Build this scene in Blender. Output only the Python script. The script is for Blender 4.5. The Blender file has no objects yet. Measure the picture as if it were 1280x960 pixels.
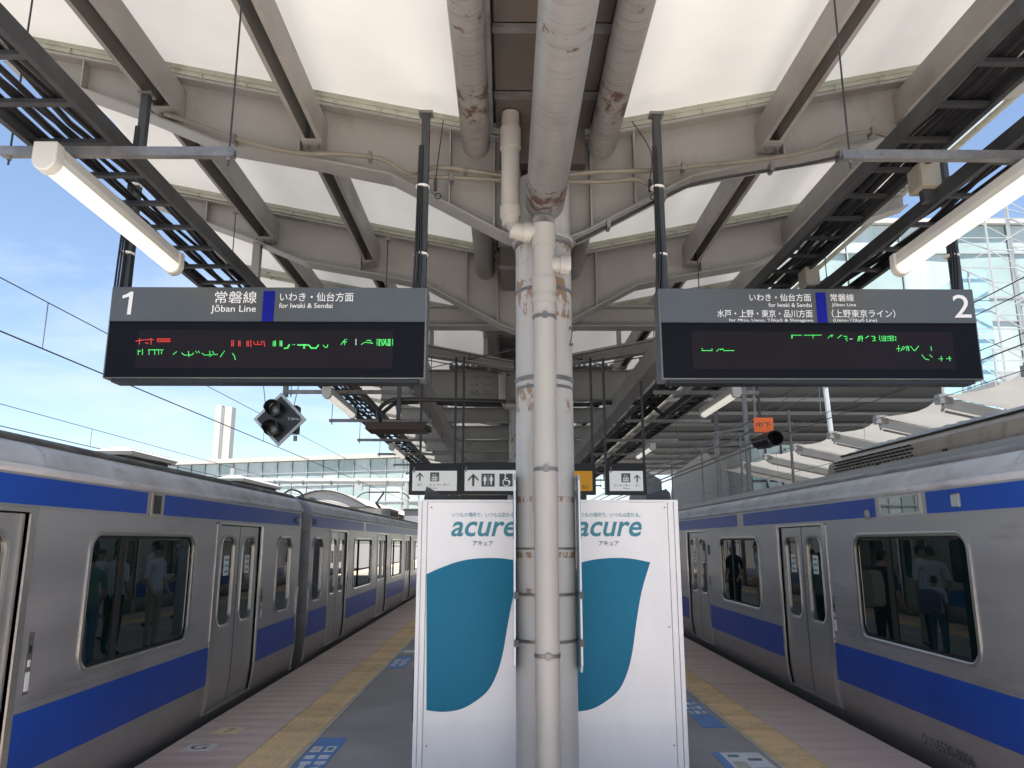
import bpy, math, random
from mathutils import Vector, Matrix
R = math.radians
random.seed(7)
SC = bpy.context.scene
COL = SC.collection

# ------------------------------------------------------------ camera
cam = bpy.data.cameras.new('camera')
cam.sensor_width = 36.0
cam.lens = 36.0 * 950 / 1280
cam.clip_start = 0.05
cam.clip_end = 3000
camo = bpy.data.objects.new('camera', cam)
COL.objects.link(camo)
camo.location = (0, 0, 1.7)
camo.rotation_euler = (R(90 + 11.77), 0, R(-0.48))
SC.camera = camo

# ------------------------------------------------------------ sky, sun, exposure
SUN_EL, SUN_AZ = 74.0, 185.0          # azimuth clockwise from +Y (the track direction)
w = bpy.data.worlds.new('World')
SC.world = w
w.use_nodes = True
nt = w.node_tree
nt.nodes.clear()
N = nt.nodes.new
out = N('ShaderNodeOutputWorld'); bg = N('ShaderNodeBackground')
sky = N('ShaderNodeTexSky'); sky.sky_type = 'NISHITA'; sky.sun_disc = False
sky.sun_elevation = R(SUN_EL); sky.sun_rotation = R(SUN_AZ)
sky.air_density = 1.0; sky.dust_density = 0.6; sky.ozone_density = 1.6
tc = N('ShaderNodeTexCoord'); sep = N('ShaderNodeSeparateXYZ')
zc = N('ShaderNodeMath'); zc.operation = 'MAXIMUM'; zc.inputs[1].default_value = 0.0
za = N('ShaderNodeMath'); za.operation = 'ADD'; za.inputs[1].default_value = 0.12
dx = N('ShaderNodeMath'); dx.operation = 'DIVIDE'
dy = N('ShaderNodeMath'); dy.operation = 'DIVIDE'
comb = N('ShaderNodeCombineXYZ')
noi = N('ShaderNodeTexNoise'); noi.inputs['Scale'].default_value = 1.1
noi.inputs['Detail'].default_value = 9; noi.inputs['Roughness'].default_value = 0.58
noi.inputs['Distortion'].default_value = 0.35
ramp = N('ShaderNodeValToRGB')
ramp.color_ramp.elements[0].position = 0.46; ramp.color_ramp.elements[0].color = (0.04, 0.04, 0.04, 1)
ramp.color_ramp.elements[1].position = 0.74; ramp.color_ramp.elements[1].color = (0.72, 0.72, 0.72, 1)
mixc = N('ShaderNodeMixRGB'); mixc.inputs[2].default_value = (4.3, 4.8, 5.6, 1)
L = nt.links.new
L(tc.outputs['Generated'], sep.inputs[0]); L(sep.outputs[2], zc.inputs[0]); L(zc.outputs[0], za.inputs[0])
L(sep.outputs[0], dx.inputs[0]); L(za.outputs[0], dx.inputs[1])
L(sep.outputs[1], dy.inputs[0]); L(za.outputs[0], dy.inputs[1])
L(dx.outputs[0], comb.inputs[0]); L(dy.outputs[0], comb.inputs[1])
L(comb.outputs[0], noi.inputs['Vector']); L(noi.outputs['Fac'], ramp.inputs[0])
L(ramp.outputs['Color'], mixc.inputs[0]); L(sky.outputs[0], mixc.inputs[1])
L(mixc.outputs[0], bg.inputs[0]); bg.inputs[1].default_value = 0.063
L(bg.outputs[0], out.inputs[0])
sl = bpy.data.lights.new('sun', 'SUN'); sl.energy = 4.8; sl.angle = R(0.5); sl.color = (1.0, 0.95, 0.88)
so = bpy.data.objects.new('sun', sl); COL.objects.link(so)
sd = Vector((math.sin(R(SUN_AZ)) * math.cos(R(SUN_EL)), math.cos(R(SUN_AZ)) * math.cos(R(SUN_EL)), math.sin(R(SUN_EL))))
so.rotation_euler = sd.to_track_quat('Z', 'Y').to_euler(); so.location = (0, -20, 40)
SC.view_settings.view_transform = 'Standard'; SC.view_settings.look = 'None'
SC.view_settings.exposure = 1.82; SC.view_settings.gamma = 1.0
SC.view_settings.use_curve_mapping = False

# ------------------------------------------------------------ materials
def mat(name, col, rough=0.5, metal=0.0, var=0.12, vscale=2.0, stretch=(1, 1, 1), bump=0.0, bscale=60.0,
        dirt=None, dscale=3.0, dpos=(0.55, 0.7), dstretch=(1, 1, 1), emit=0.0, ior=1.5, spec=None, coat=0.0, rvar=0.0):
    m = bpy.data.materials.new(name); m.use_nodes = True
    n = m.node_tree; p = n.nodes['Principled BSDF']; l = n.links.new
    p.inputs['Roughness'].default_value = rough; p.inputs['Metallic'].default_value = metal
    p.inputs['IOR'].default_value = ior
    if coat: p.inputs['Coat Weight'].default_value = coat; p.inputs['Coat Roughness'].default_value = 0.05
    t = n.nodes.new('ShaderNodeTexCoord')
    mp = n.nodes.new('ShaderNodeMapping'); mp.inputs['Scale'].default_value = stretch
    l(t.outputs['Object'], mp.inputs[0])
    no = n.nodes.new('ShaderNodeTexNoise'); no.inputs['Scale'].default_value = vscale; no.inputs['Detail'].default_value = 6
    l(mp.outputs[0], no.inputs['Vector'])
    mr = n.nodes.new('ShaderNodeMapRange'); mr.inputs[1].default_value = 0.3; mr.inputs[2].default_value = 0.7
    mr.inputs[3].default_value = 1 - var; mr.inputs[4].default_value = 1 + var
    l(no.outputs['Fac'], mr.inputs[0])
    sc = n.nodes.new('ShaderNodeVectorMath'); sc.operation = 'SCALE'; sc.inputs[0].default_value = col
    l(mr.outputs[0], sc.inputs['Scale'])
    last = sc.outputs[0]
    if dirt:
        mp2 = n.nodes.new('ShaderNodeMapping'); mp2.inputs['Scale'].default_value = dstretch
        l(t.outputs['Object'], mp2.inputs[0])
        n2 = n.nodes.new('ShaderNodeTexNoise'); n2.inputs['Scale'].default_value = dscale; n2.inputs['Detail'].default_value = 10
        n2.inputs['Roughness'].default_value = 0.65
        l(mp2.outputs[0], n2.inputs['Vector'])
        r2 = n.nodes.new('ShaderNodeMapRange'); r2.inputs[1].default_value = dpos[0]; r2.inputs[2].default_value = dpos[1]
        l(n2.outputs['Fac'], r2.inputs[0])
        mx = n.nodes.new('ShaderNodeMixRGB'); mx.inputs[2].default_value = (*dirt, 1)
        l(r2.outputs[0], mx.inputs[0]); l(last, mx.inputs[1]); last = mx.outputs[0]
    l(last, p.inputs['Base Color'])
    if rvar:
        r3 = n.nodes.new('ShaderNodeMapRange'); r3.inputs[1].default_value = 0.3; r3.inputs[2].default_value = 0.7
        r3.inputs[3].default_value = max(0.02, rough - rvar); r3.inputs[4].default_value = rough + rvar
        l(no.outputs['Fac'], r3.inputs[0]); l(r3.outputs[0], p.inputs['Roughness'])
    if bump:
        n3 = n.nodes.new('ShaderNodeTexNoise'); n3.inputs['Scale'].default_value = bscale; n3.inputs['Detail'].default_value = 4
        l(mp.outputs[0], n3.inputs['Vector'])
        b = n.nodes.new('ShaderNodeBump'); b.inputs['Strength'].default_value = bump; b.inputs['Distance'].default_value = 0.01
        l(n3.outputs['Fac'], b.inputs['Height']); l(b.outputs[0], p.inputs['Normal'])
    if emit:
        p.inputs['Emission Color'].default_value = (*col, 1); p.inputs['Emission Strength'].default_value = emit
    m['_last'] = 1
    return m

M = {}
M['steel'] = mat('painted_steel', (0.262, 0.254, 0.240), 0.5, var=0.12, vscale=1.3, dirt=(0.15, 0.13, 0.105), dscale=2.2, dpos=(0.56, 0.78), dstretch=(1.2, 1.2, 0.5), bump=0.1)
M['steel_trim'] = mat('clamp_rail_paint', (0.36, 0.37, 0.31), 0.55, var=0.15, vscale=3, dirt=(0.2, 0.18, 0.14), dscale=9, dpos=(0.55, 0.75))
M['purlin'] = mat('purlin_paint', (0.285, 0.272, 0.255), 0.5, var=0.15, vscale=1.5, dirt=(0.16, 0.14, 0.12), dscale=3, dpos=(0.5, 0.8), dstretch=(1, .4, 1))
M['dark_steel'] = mat('dark_galvanised', (0.045, 0.047, 0.05), 0.45, 0.3, var=0.25, vscale=6, bump=0.1)
M['galv'] = mat('galvanised', (0.20, 0.195, 0.19), 0.42, 0.5, var=0.25, vscale=9, dirt=(0.12, 0.10, 0.09), dscale=14, dpos=(0.58, 0.72), bump=0.1)
M['post'] = mat('sign_post_paint', (0.045, 0.05, 0.055), 0.4, 0.2, var=0.15)
M['cable'] = mat('cable_rubber', (0.012, 0.012, 0.014), 0.45)
M['conduit'] = mat('conduit_paint', (0.17, 0.155, 0.125), 0.5, var=0.2, vscale=5)
M['panel_soffit'] = mat('soffit_panel', (0.10, 0.085, 0.075), 0.5, var=0.2, vscale=2.5, bump=0.05)
M['lamp_housing'] = mat('lamp_housing', (0.55, 0.54, 0.50), 0.45, var=0.1)
M['lamp_tube'] = mat('lamp_tube', (0.92, 0.88, 0.79), 0.3, var=0.02, emit=0.17)
M['inox'] = mat('brushed_steel', (0.44, 0.43, 0.435), 0.35, 0.5, var=0.09, vscale=1.6, stretch=(1, .35, 2.5), rvar=0.05, dirt=(0.22, 0.20, 0.18), dscale=1.1, dpos=(0.55, 0.8), dstretch=(1, .5, 3), bump=0.05, bscale=9)
def add_floor_reflection(m, z0, z1, col, amt):
    # brown platform reflection painted into the lower side colour, broken up by noise
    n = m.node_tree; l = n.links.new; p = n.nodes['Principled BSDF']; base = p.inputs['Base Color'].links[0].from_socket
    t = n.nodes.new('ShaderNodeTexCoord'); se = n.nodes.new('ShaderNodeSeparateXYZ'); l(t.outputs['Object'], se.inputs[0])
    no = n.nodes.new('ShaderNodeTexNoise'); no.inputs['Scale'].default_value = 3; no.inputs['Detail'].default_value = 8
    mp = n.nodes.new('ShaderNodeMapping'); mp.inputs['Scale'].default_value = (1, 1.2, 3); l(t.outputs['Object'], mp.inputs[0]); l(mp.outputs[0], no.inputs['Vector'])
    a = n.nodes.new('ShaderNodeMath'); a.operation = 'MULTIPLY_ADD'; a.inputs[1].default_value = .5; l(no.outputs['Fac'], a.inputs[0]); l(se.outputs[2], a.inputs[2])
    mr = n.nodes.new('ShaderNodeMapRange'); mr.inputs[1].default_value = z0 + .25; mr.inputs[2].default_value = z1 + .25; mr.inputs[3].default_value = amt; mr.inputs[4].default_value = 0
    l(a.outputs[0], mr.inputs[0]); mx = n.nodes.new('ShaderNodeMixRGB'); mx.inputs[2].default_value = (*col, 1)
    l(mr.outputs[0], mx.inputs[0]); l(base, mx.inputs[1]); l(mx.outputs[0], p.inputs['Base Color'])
add_floor_reflection(M['inox'], -.1, .62, (0.27, 0.23, 0.19), .75)
M['inox_door'] = mat('door_steel', (0.44, 0.43, 0.42), 0.32, 0.55, var=0.07, vscale=2, rvar=0.05)
add_floor_reflection(M['inox_door'], -.1, .5, (0.27, 0.23, 0.19), .55)
M['trim'] = mat('bright_trim', (0.58, 0.56, 0.53), 0.28, 0.8, var=0.08)
M['roof'] = mat('train_roof', (0.66, 0.67, 0.70), 0.5, 0.1, var=0.18, vscale=1.8, dirt=(0.38, 0.36, 0.35), dscale=3, dpos=(0.52, 0.8), dstretch=(1, .6, 2), bump=0.05)
M['roof_dark'] = mat('train_roof_top', (0.13, 0.12, 0.115), 0.7, var=0.25, vscale=5)
M['ac'] = mat('roof_unit_paint', (0.42, 0.375, 0.33), 0.5, 0.1, var=0.15, vscale=2.5, dirt=(0.22, 0.17, 0.13), dscale=4, dpos=(0.5, 0.75))
M['blue'] = mat('blue_stripe', (0.012, 0.070, 0.40), 0.36, var=0.10, vscale=1.5, ior=1.35)
M['glass'] = mat('tinted_glass', (0.004, 0.014, 0.011), 0.012, var=0.3, ior=2.0)
M['rubber'] = mat('black_rubber', (0.012, 0.012, 0.012), 0.6)
M['under'] = mat('underframe', (0.02, 0.02, 0.02), 0.8)
M['asphalt'] = mat('asphalt', (0.40, 0.38, 0.35), 0.85, var=0.18, vscale=1.2, dirt=(0.56, 0.545, 0.52), dscale=38, dpos=(0.6, 0.72), bump=0.5, bscale=160)
M['slab'] = mat('edge_slab', (0.74, 0.59, 0.52), 0.7, var=0.14, vscale=1.0, stretch=(1, 6, 1), dirt=(0.74, 0.68, 0.64), dscale=2.2, dpos=(0.56, 0.72), dstretch=(1.6, 16, 1), bump=0.25, bscale=40)
M['slab2'] = mat('edge_slab_darker', (0.68, 0.53, 0.465), 0.7, var=0.14, vscale=1.0, stretch=(1, 6, 1), dirt=(0.50, 0.42, 0.38), dscale=2.2, dpos=(0.56, 0.72), dstretch=(1.6, 16, 1), bump=0.25, bscale=40)
M['yellow'] = mat('tactile_yellow', (0.92, 0.66, 0.35), 0.65, var=0.12, vscale=3, dirt=(0.55, 0.42, 0.26), dscale=7, dpos=(0.55, 0.75), bump=0.15)
M['yellow2'] = mat('tactile_yellow_worn', (0.84, 0.60, 0.31), 0.7, var=0.12, vscale=3, dirt=(0.5, 0.38, 0.24), dscale=7, dpos=(0.5, 0.72), bump=0.15)
M['kerbline'] = mat('border_strip', (0.60, 0.56, 0.46), 0.7, var=0.15, vscale=4)
M['pale_bounce_floor'] = mat('pale_bounce_floor', (0.52, 0.50, 0.475), 0.85, var=0.12, vscale=1.5, bump=0.2)
M['concrete'] = mat('concrete', (0.26, 0.25, 0.24), 0.85, var=0.15, vscale=1.5, bump=0.2)
M['ballast'] = mat('ballast', (0.12, 0.10, 0.085), 0.95, var=0.5, vscale=14, bump=1.0, bscale=25)
M['rail'] = mat('rail_steel', (0.16, 0.10, 0.07), 0.5, 0.6)
M['roof_edge'] = mat('train_roof_edge', (0.10, 0.095, 0.09), 0.6, 0.1, var=0.3, vscale=3, dirt=(0.3, 0.29, 0.28), dscale=5, dpos=(.5, .7), dstretch=(1, .5, 3))
M['roof_edge2'] = mat('train_roof_edge_grey', (0.30, 0.30, 0.31), 0.5, 0.1, var=0.15, vscale=3, dirt=(0.2, 0.2, 0.2), dscale=3, dpos=(.5, .75), dstretch=(1, .5, 3))
M['white_panel'] = mat('machine_panel', (0.90, 0.875, 0.86), 0.32, var=0.03, vscale=0.8, dirt=(0.78, 0.75, 0.73), dscale=1.2, dpos=(0.5, 0.8), dstretch=(1, 1, .4), coat=0.25)
M['white_edge'] = mat('machine_edge', (0.90, 0.875, 0.86), 0.35, var=0.04)
M['teal'] = mat('teal_print', (0.008, 0.175, 0.29), 0.5, var=0.06, vscale=1.0, ior=1.3)
M['teal_text'] = mat('teal_lettering', (0.03, 0.24, 0.31), 0.4, var=0.05)
M['grey_text'] = mat('grey_lettering', (0.14, 0.15, 0.16), 0.5, var=0.05)
M['sign_grey'] = mat('sign_header', (0.070, 0.077, 0.080), 0.32, var=0.06, vscale=2, dirt=(0.07, 0.08, 0.085), dscale=2, dpos=(0.56, 0.7), dstretch=(8, 1, .4), coat=0.2)
M['sign_black'] = mat('sign_housing', (0.003, 0.004, 0.008), 0.6, var=0.1, ior=1.25)
M['sign_screen'] = mat('sign_screen', (0.011, 0.009, 0.013), 0.6, var=0.05, ior=1.25)
M['sign_edge'] = mat('sign_edge', (0.14, 0.15, 0.155), 0.4, 0.3)
M['sign_blue'] = mat('line_blue', (0.002, 0.006, 0.22), 0.5, ior=1.3)
M['white_text'] = mat('white_lettering', (0.78, 0.78, 0.78), 0.5, var=0.02)
M['led_g'] = mat('led_green', (0.10, 0.85, 0.18), 0.5, var=0.02, emit=0.17)
M['led_r'] = mat('led_red', (0.9, 0.06, 0.05), 0.5, var=0.02, emit=0.14)
M['led_w'] = mat('led_pale', (0.55, 0.75, 0.60), 0.5, var=0.02, emit=0.3)
M['lit_white'] = mat('lit_sign_face', (0.80, 0.79, 0.76), 0.4, var=0.03, emit=0.10)
M['lit_orange'] = mat('lit_orange_face', (0.80, 0.36, 0.015), 0.4, var=0.05, emit=0.05)
M['dark_text'] = mat('dark_lettering', (0.07, 0.08, 0.08), 0.5)
M['orange'] = mat('orange_plate', (0.95, 0.17, 0.02), 0.5, var=0.05)
M['black'] = mat('black_paint', (0.010, 0.010, 0.012), 0.3)
M['lens'] = mat('signal_lens', (0.25, 0.27, 0.28), 0.1, coat=0.5)
M['alu'] = mat('aluminium_edge', (0.50, 0.51, 0.50), 0.4, 0.3)
M['brown'] = mat('brown_board', (0.035, 0.018, 0.012), 0.5)
M['beige_box'] = mat('junction_box_paint', (0.28, 0.26, 0.21), 0.5)
M['white_wall'] = mat('pale_wall', (0.40, 0.39, 0.365), 0.7, var=0.06)
M['bgglass'] = mat('curtain_glass', (0.36, 0.43, 0.42), 0.35, var=0.08, vscale=0.5, dirt=(0.41, 0.465, 0.455), dscale=.5, dpos=(.45, .6), dstretch=(3, 1, .3))
M['bgglass2'] = mat('curtain_glass_darker', (0.29, 0.37, 0.36), 0.35, var=0.15, vscale=0.5)
M['blueglass'] = mat('blue_glass', (0.30, 0.48, 0.56), 0.10, var=0.1)
M['white_steel'] = mat('white_steel', (0.30, 0.315, 0.32), 0.5, var=0.08)
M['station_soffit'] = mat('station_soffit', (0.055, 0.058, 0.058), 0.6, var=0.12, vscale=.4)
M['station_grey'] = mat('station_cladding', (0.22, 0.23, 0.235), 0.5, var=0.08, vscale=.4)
M['sticker_blue'] = mat('floor_sticker_blue', (0.10, 0.26, 0.60), 0.5, var=0.12, vscale=8)
M['sticker_white'] = mat('floor_sticker_white', (0.75, 0.77, 0.78), 0.5, var=0.1, vscale=8)
M['sticker_green'] = mat('floor_sticker_green', (0.10, 0.28, 0.22), 0.5)
M['guard'] = mat('guard_board', (0.50, 0.55, 0.58), 0.2, var=0.05, coat=0.3)
M['skin'] = mat('skin', (0.50, 0.31, 0.22), 0.5)
M['hair'] = mat('hair', (0.012, 0.010, 0.009), 0.4)
M['cloth_white'] = mat('white_cloth', (0.75, 0.76, 0.78), 0.8)
M['cloth_dark'] = mat('dark_cloth', (0.025, 0.028, 0.035), 0.8)
M['cloth_blue'] = mat('denim_cloth', (0.10, 0.17, 0.28), 0.8)
M['cloth_beige'] = mat('beige_cloth', (0.48, 0.42, 0.31), 0.8)
M['cloth_green'] = mat('green_cloth', (0.18, 0.30, 0.24), 0.8)
M['cloth_purple'] = mat('purple_cloth', (0.22, 0.17, 0.30), 0.8)

def membrane_mat():
    m = bpy.data.materials.new('roof_membrane'); m.use_nodes = True
    n = m.node_tree; n.nodes.clear(); l = n.links.new
    o = n.nodes.new('ShaderNodeOutputMaterial'); d = n.nodes.new('ShaderNodeBsdfDiffuse'); t = n.nodes.new('ShaderNodeBsdfTranslucent')
    mx = n.nodes.new('ShaderNodeMixShader'); mx.inputs[0].default_value = 0.070
    tcn = n.nodes.new('ShaderNodeTexCoord'); no = n.nodes.new('ShaderNodeTexNoise'); no.inputs['Scale'].default_value = 0.9
    no.inputs['Detail'].default_value = 7
    l(tcn.outputs['Object'], no.inputs['Vector'])
    mr = n.nodes.new('ShaderNodeMapRange'); mr.inputs[1].default_value = .3; mr.inputs[2].default_value = .7
    mr.inputs[3].default_value = 0.89; mr.inputs[4].default_value = 1.03
    l(no.outputs['Fac'], mr.inputs[0])
    sc = n.nodes.new('ShaderNodeVectorMath'); sc.operation = 'SCALE'; sc.inputs[0].default_value = (0.76, 0.765, 0.75)
    l(mr.outputs[0], sc.inputs['Scale'])
    l(sc.outputs[0], d.inputs[0]); l(sc.outputs[0], t.inputs[0]); l(d.outputs[0], mx.inputs[1]); l(t.outputs[0], mx.inputs[2]); l(mx.outputs[0], o.inputs[0])
    return m
M['membrane'] = membrane_mat()
M['cream_cloth'] = mat('cream_membrane', (0.34, 0.31, 0.26), 0.8, var=0.06, vscale=1.0)

def stained_mat(name, col, axis, rust_zones, rings=0.0, rc=(0.085, 0.045, 0.032)):
    """painted pipe: fine dirt rings across `axis` (0,1,2) and rust inside the zones (centre along axis, half-length, threshold)"""
    m = mat(name, col, 0.42, var=0.08, vscale=2, dirt=(col[0] * .62, col[1] * .57, col[2] * .5), dscale=2.6, dpos=(.54, .74), dstretch=((2.2, 2.2, .22) if axis == 2 else (1.5, .5, 1.5)))
    n = m.node_tree; l = n.links.new; p = n.nodes['Principled BSDF']
    base = p.inputs['Base Color'].links[0].from_socket
    t = n.nodes.new('ShaderNodeTexCoord'); se = n.nodes.new('ShaderNodeSeparateXYZ'); l(t.outputs['Object'], se.inputs[0])
    if rings:
        mp = n.nodes.new('ShaderNodeMapping'); s = [2.5, 2.5, 2.5]; s[axis] = 75; mp.inputs['Scale'].default_value = s
        l(t.outputs['Object'], mp.inputs[0])
        no = n.nodes.new('ShaderNodeTexNoise'); no.inputs['Scale'].default_value = 1; no.inputs['Detail'].default_value = 8
        no.inputs['Distortion'].default_value = 0.8
        l(mp.outputs[0], no.inputs['Vector'])
        mr = n.nodes.new('ShaderNodeMapRange'); mr.inputs[1].default_value = .52; mr.inputs[2].default_value = .70; mr.inputs[4].default_value = rings
        l(no.outputs['Fac'], mr.inputs[0])
        mx = n.nodes.new('ShaderNodeMixRGB'); mx.inputs[2].default_value = (0.09, 0.08, 0.07, 1)
        l(mr.outputs[0], mx.inputs[0]); l(base, mx.inputs[1]); base = mx.outputs[0]
    for c, h, th in rust_zones:
        sub = n.nodes.new('ShaderNodeMath'); sub.operation = 'SUBTRACT'; sub.inputs[1].default_value = c; l(se.outputs[axis], sub.inputs[0])
        ab = n.nodes.new('ShaderNodeMath'); ab.operation = 'ABSOLUTE'; l(sub.outputs[0], ab.inputs[0])
        mk = n.nodes.new('ShaderNodeMapRange'); mk.inputs[1].default_value = h * .6; mk.inputs[2].default_value = h
        mk.inputs[3].default_value = 0.0; mk.inputs[4].default_value = 0.5
        l(ab.outputs[0], mk.inputs[0])
        no = n.nodes.new('ShaderNodeTexNoise'); no.inputs['Scale'].default_value = 11; no.inputs['Detail'].default_value = 9
        no.inputs['Roughness'].default_value = 0.7
        mz = n.nodes.new('ShaderNodeMapping'); mz.inputs['Scale'].default_value = (1, 1, .45 if axis == 2 else 1); l(t.outputs['Object'], mz.inputs[0]); l(mz.outputs[0], no.inputs['Vector'])
        sb = n.nodes.new('ShaderNodeMath'); sb.operation = 'SUBTRACT'; l(no.outputs['Fac'], sb.inputs[0]); l(mk.outputs[0], sb.inputs[1])
        st = n.nodes.new('ShaderNodeMapRange'); st.inputs[1].default_value = th; st.inputs[2].default_value = th + 0.05
        l(sb.outputs[0], st.inputs[0])
        mx = n.nodes.new('ShaderNodeMixRGB'); mx.inputs[2].default_value = (*rc, 1)
        l(st.outputs[0], mx.inputs[0]); l(base, mx.inputs[1]); base = mx.outputs[0]
    l(base, p.inputs['Base Color'])
    return m
M['pipe_main'] = stained_mat('main_pipe', (0.205, 0.202, 0.198), 1, [(4.72, .24, .47), (3.05, .12, .56)], rings=0.55)
M['pipe_side'] = stained_mat('side_pipe', (0.215, 0.205, 0.195), 1, [(4.45, .3, .50), (3.6, .2, .58)], rings=0.8)
M['column'] = stained_mat('column_paint', (0.42, 0.415, 0.40), 2, [(2.66, .16, .50), (3.37, .22, .50), (3.72, .14, .53), (1.98, .03, .48), (1.62, .03, .49), (1.37, .06, .55)], rings=0.0, rc=(0.25, 0.165, 0.105))
M['pvc'] = mat('drainpipe_pvc', (0.40, 0.38, 0.35), 0.4, var=0.05, vscale=2, dirt=(0.30, 0.275, 0.235), dscale=3, dpos=(.55, .8), dstretch=(2, 2, .4))

# ------------------------------------------------------------ mesh helpers
class MB:
    def __init__(s): s.v = []; s.f = []
    def add(s, vs, fs):
        b = len(s.v); s.v += [tuple(v) for v in vs]; s.f += [tuple(b + i for i in f) for f in fs]; return s
    def box(s, x0, x1, y0, y1, z0, z1):
        if x0 > x1: x0, x1 = x1, x0
        if y0 > y1: y0, y1 = y1, y0
        if z0 > z1: z0, z1 = z1, z0
        return s.add([(x0, y0, z0), (x1, y0, z0), (x1, y1, z0), (x0, y1, z0), (x0, y0, z1), (x1, y0, z1), (x1, y1, z1), (x0, y1, z1)],
                     [(0, 3, 2, 1), (4, 5, 6, 7), (0, 1, 5, 4), (1, 2, 6, 5), (2, 3, 7, 6), (3, 0, 4, 7)])
    def bar(s, p, q, w, h=None, upv=(0, 0, 1)):
        h = h or w; p = Vector(p); q = Vector(q); d = (q - p).normalized(); u = Vector(upv)
        if abs(d.dot(u)) > .98: u = Vector((0, 1, 0))
        r = d.cross(u).normalized(); u = r.cross(d).normalized()
        vs = [c + r * a * w / 2 + u * b * h / 2 for c in (p, q) for a, b in ((-1, -1), (1, -1), (1, 1), (-1, 1))]
        return s.add(vs, [(0, 1, 2, 3), (7, 6, 5, 4), (0, 4, 5, 1), (1, 5, 6, 2), (2, 6, 7, 3), (3, 7, 4, 0)])
    def tube(s, path, r, n=8, caps=True):
        path = [Vector(p) for p in path]; rings = []
        for i, p in enumerate(path):
            a = path[max(0, i - 1)]; b = path[min(len(path) - 1, i + 1)]; d = (b - a).normalized()
            u = Vector((0, 0, 1)) if abs(d.z) < .9 else Vector((0, 1, 0))
            x = d.cross(u).normalized(); y = x.cross(d).normalized()
            rr = r[i] if isinstance(r, (list, tuple)) else r
            rings.append([p + x * math.cos(2 * math.pi * k / n) * rr + y * math.sin(2 * math.pi * k / n) * rr for k in range(n)])
        b0 = len(s.v)
        for rg in rings: s.v += [tuple(v) for v in rg]
        for i in range(len(rings) - 1):
            for k in range(n):
                k2 = (k + 1) % n
                s.f.append((b0 + i * n + k, b0 + i * n + k2, b0 + (i + 1) * n + k2, b0 + (i + 1) * n + k))
        if caps:
            s.f.append(tuple(b0 + k for k in reversed(range(n)))); s.f.append(tuple(b0 + (len(rings) - 1) * n + k for k in range(n)))
        return s
    def loops(s, ls, close=True):
        n = len(ls[0]); b0 = len(s.v)
        for l in ls: s.v += [tuple(v) for v in l]
        for i in range(len(ls) - 1):
            for k in range(n if close else n - 1):
                k2 = (k + 1) % n
                s.f.append((b0 + i * n + k, b0 + i * n + k2, b0 + (i + 1) * n + k2, b0 + (i + 1) * n + k))
        return s
    def prism(s, pts, a, b, axis=1):
        """polygon pts (2D) extruded between a and b along axis; 2D coords are the remaining axes in order"""
        def P(p, t):
            if axis == 1: return (p[0], t, p[1])
            if axis == 0: return (t, p[0], p[1])
            return (p[0], p[1], t)
        n = len(pts); b0 = len(s.v)
        s.v += [P(p, a) for p in pts] + [P(p, b) for p in pts]
        s.f.append(tuple(b0 + i for i in range(n))); s.f.append(tuple(b0 + n + i for i in reversed(range(n))))
        for i in range(n):
            j = (i + 1) % n; s.f.append((b0 + i, b0 + n + i, b0 + n + j, b0 + j))
        return s
    def mesh(s, name, m, smooth=False):
        me = bpy.data.meshes.new(name); me.from_pydata(s.v, [], s.f); me.update()
        import bmesh
        bm = bmesh.new(); bm.from_mesh(me); bmesh.ops.recalc_face_normals(bm, faces=bm.faces); bm.to_mesh(me); bm.free()
        if m is not None: me.materials.append(m)
        if smooth:
            me.polygons.foreach_set('use_smooth', [True] * len(me.polygons))
            try: me.set_sharp_from_angle(angle=R(40))
            except Exception: pass
        return me
    def build(s, name, m, parent=None, smooth=False, bevel=0.0):
        me = s.mesh(name, m, smooth)
        return link(me, name, parent, bevel)

def link(me, name, parent=None, bevel=0.0):
    o = bpy.data.objects.new(name, me); COL.objects.link(o)
    if parent is not None: adopt(o, parent)
    if bevel:
        bv = o.modifiers.new('bevel', 'BEVEL'); bv.width = bevel; bv.segments = 2; bv.limit_method = 'ANGLE'; bv.angle_limit = R(50)
    return o
def wm(o):
    m = o.matrix_basis.copy()
    if o.parent: m = wm(o.parent) @ o.matrix_parent_inverse @ m
    return m
def adopt(o, parent):
    o.parent = parent; o.matrix_parent_inverse = wm(parent).inverted()
def thing(name, label, cat, loc=(0, 0, 0), group=None):
    o = bpy.data.objects.new(name, None); COL.objects.link(o); o.location = loc; o.empty_display_size = .2
    return tag(o, label, cat, group)
def tag(o, label=None, cat=None, group=None, kind=None):
    if label: o['label'] = label
    if cat: o['category'] = cat
    if group: o['group'] = group
    if kind: o['kind'] = kind
    return o
def kids(o): return [c for c in KIDS.get(o.name, [])]
KIDS = {}
def copy_tree(root, loc, label=None):
    def rec(o, par):
        c = o.copy(); COL.objects.link(c)
        if par is not None: c.parent = par
        for ch in [k for k in bpy.data.objects if k.parent == o]: rec(ch, c)
        return c
    r = rec(root, None); r.location = loc
    if label: r['label'] = label
    return r

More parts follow.
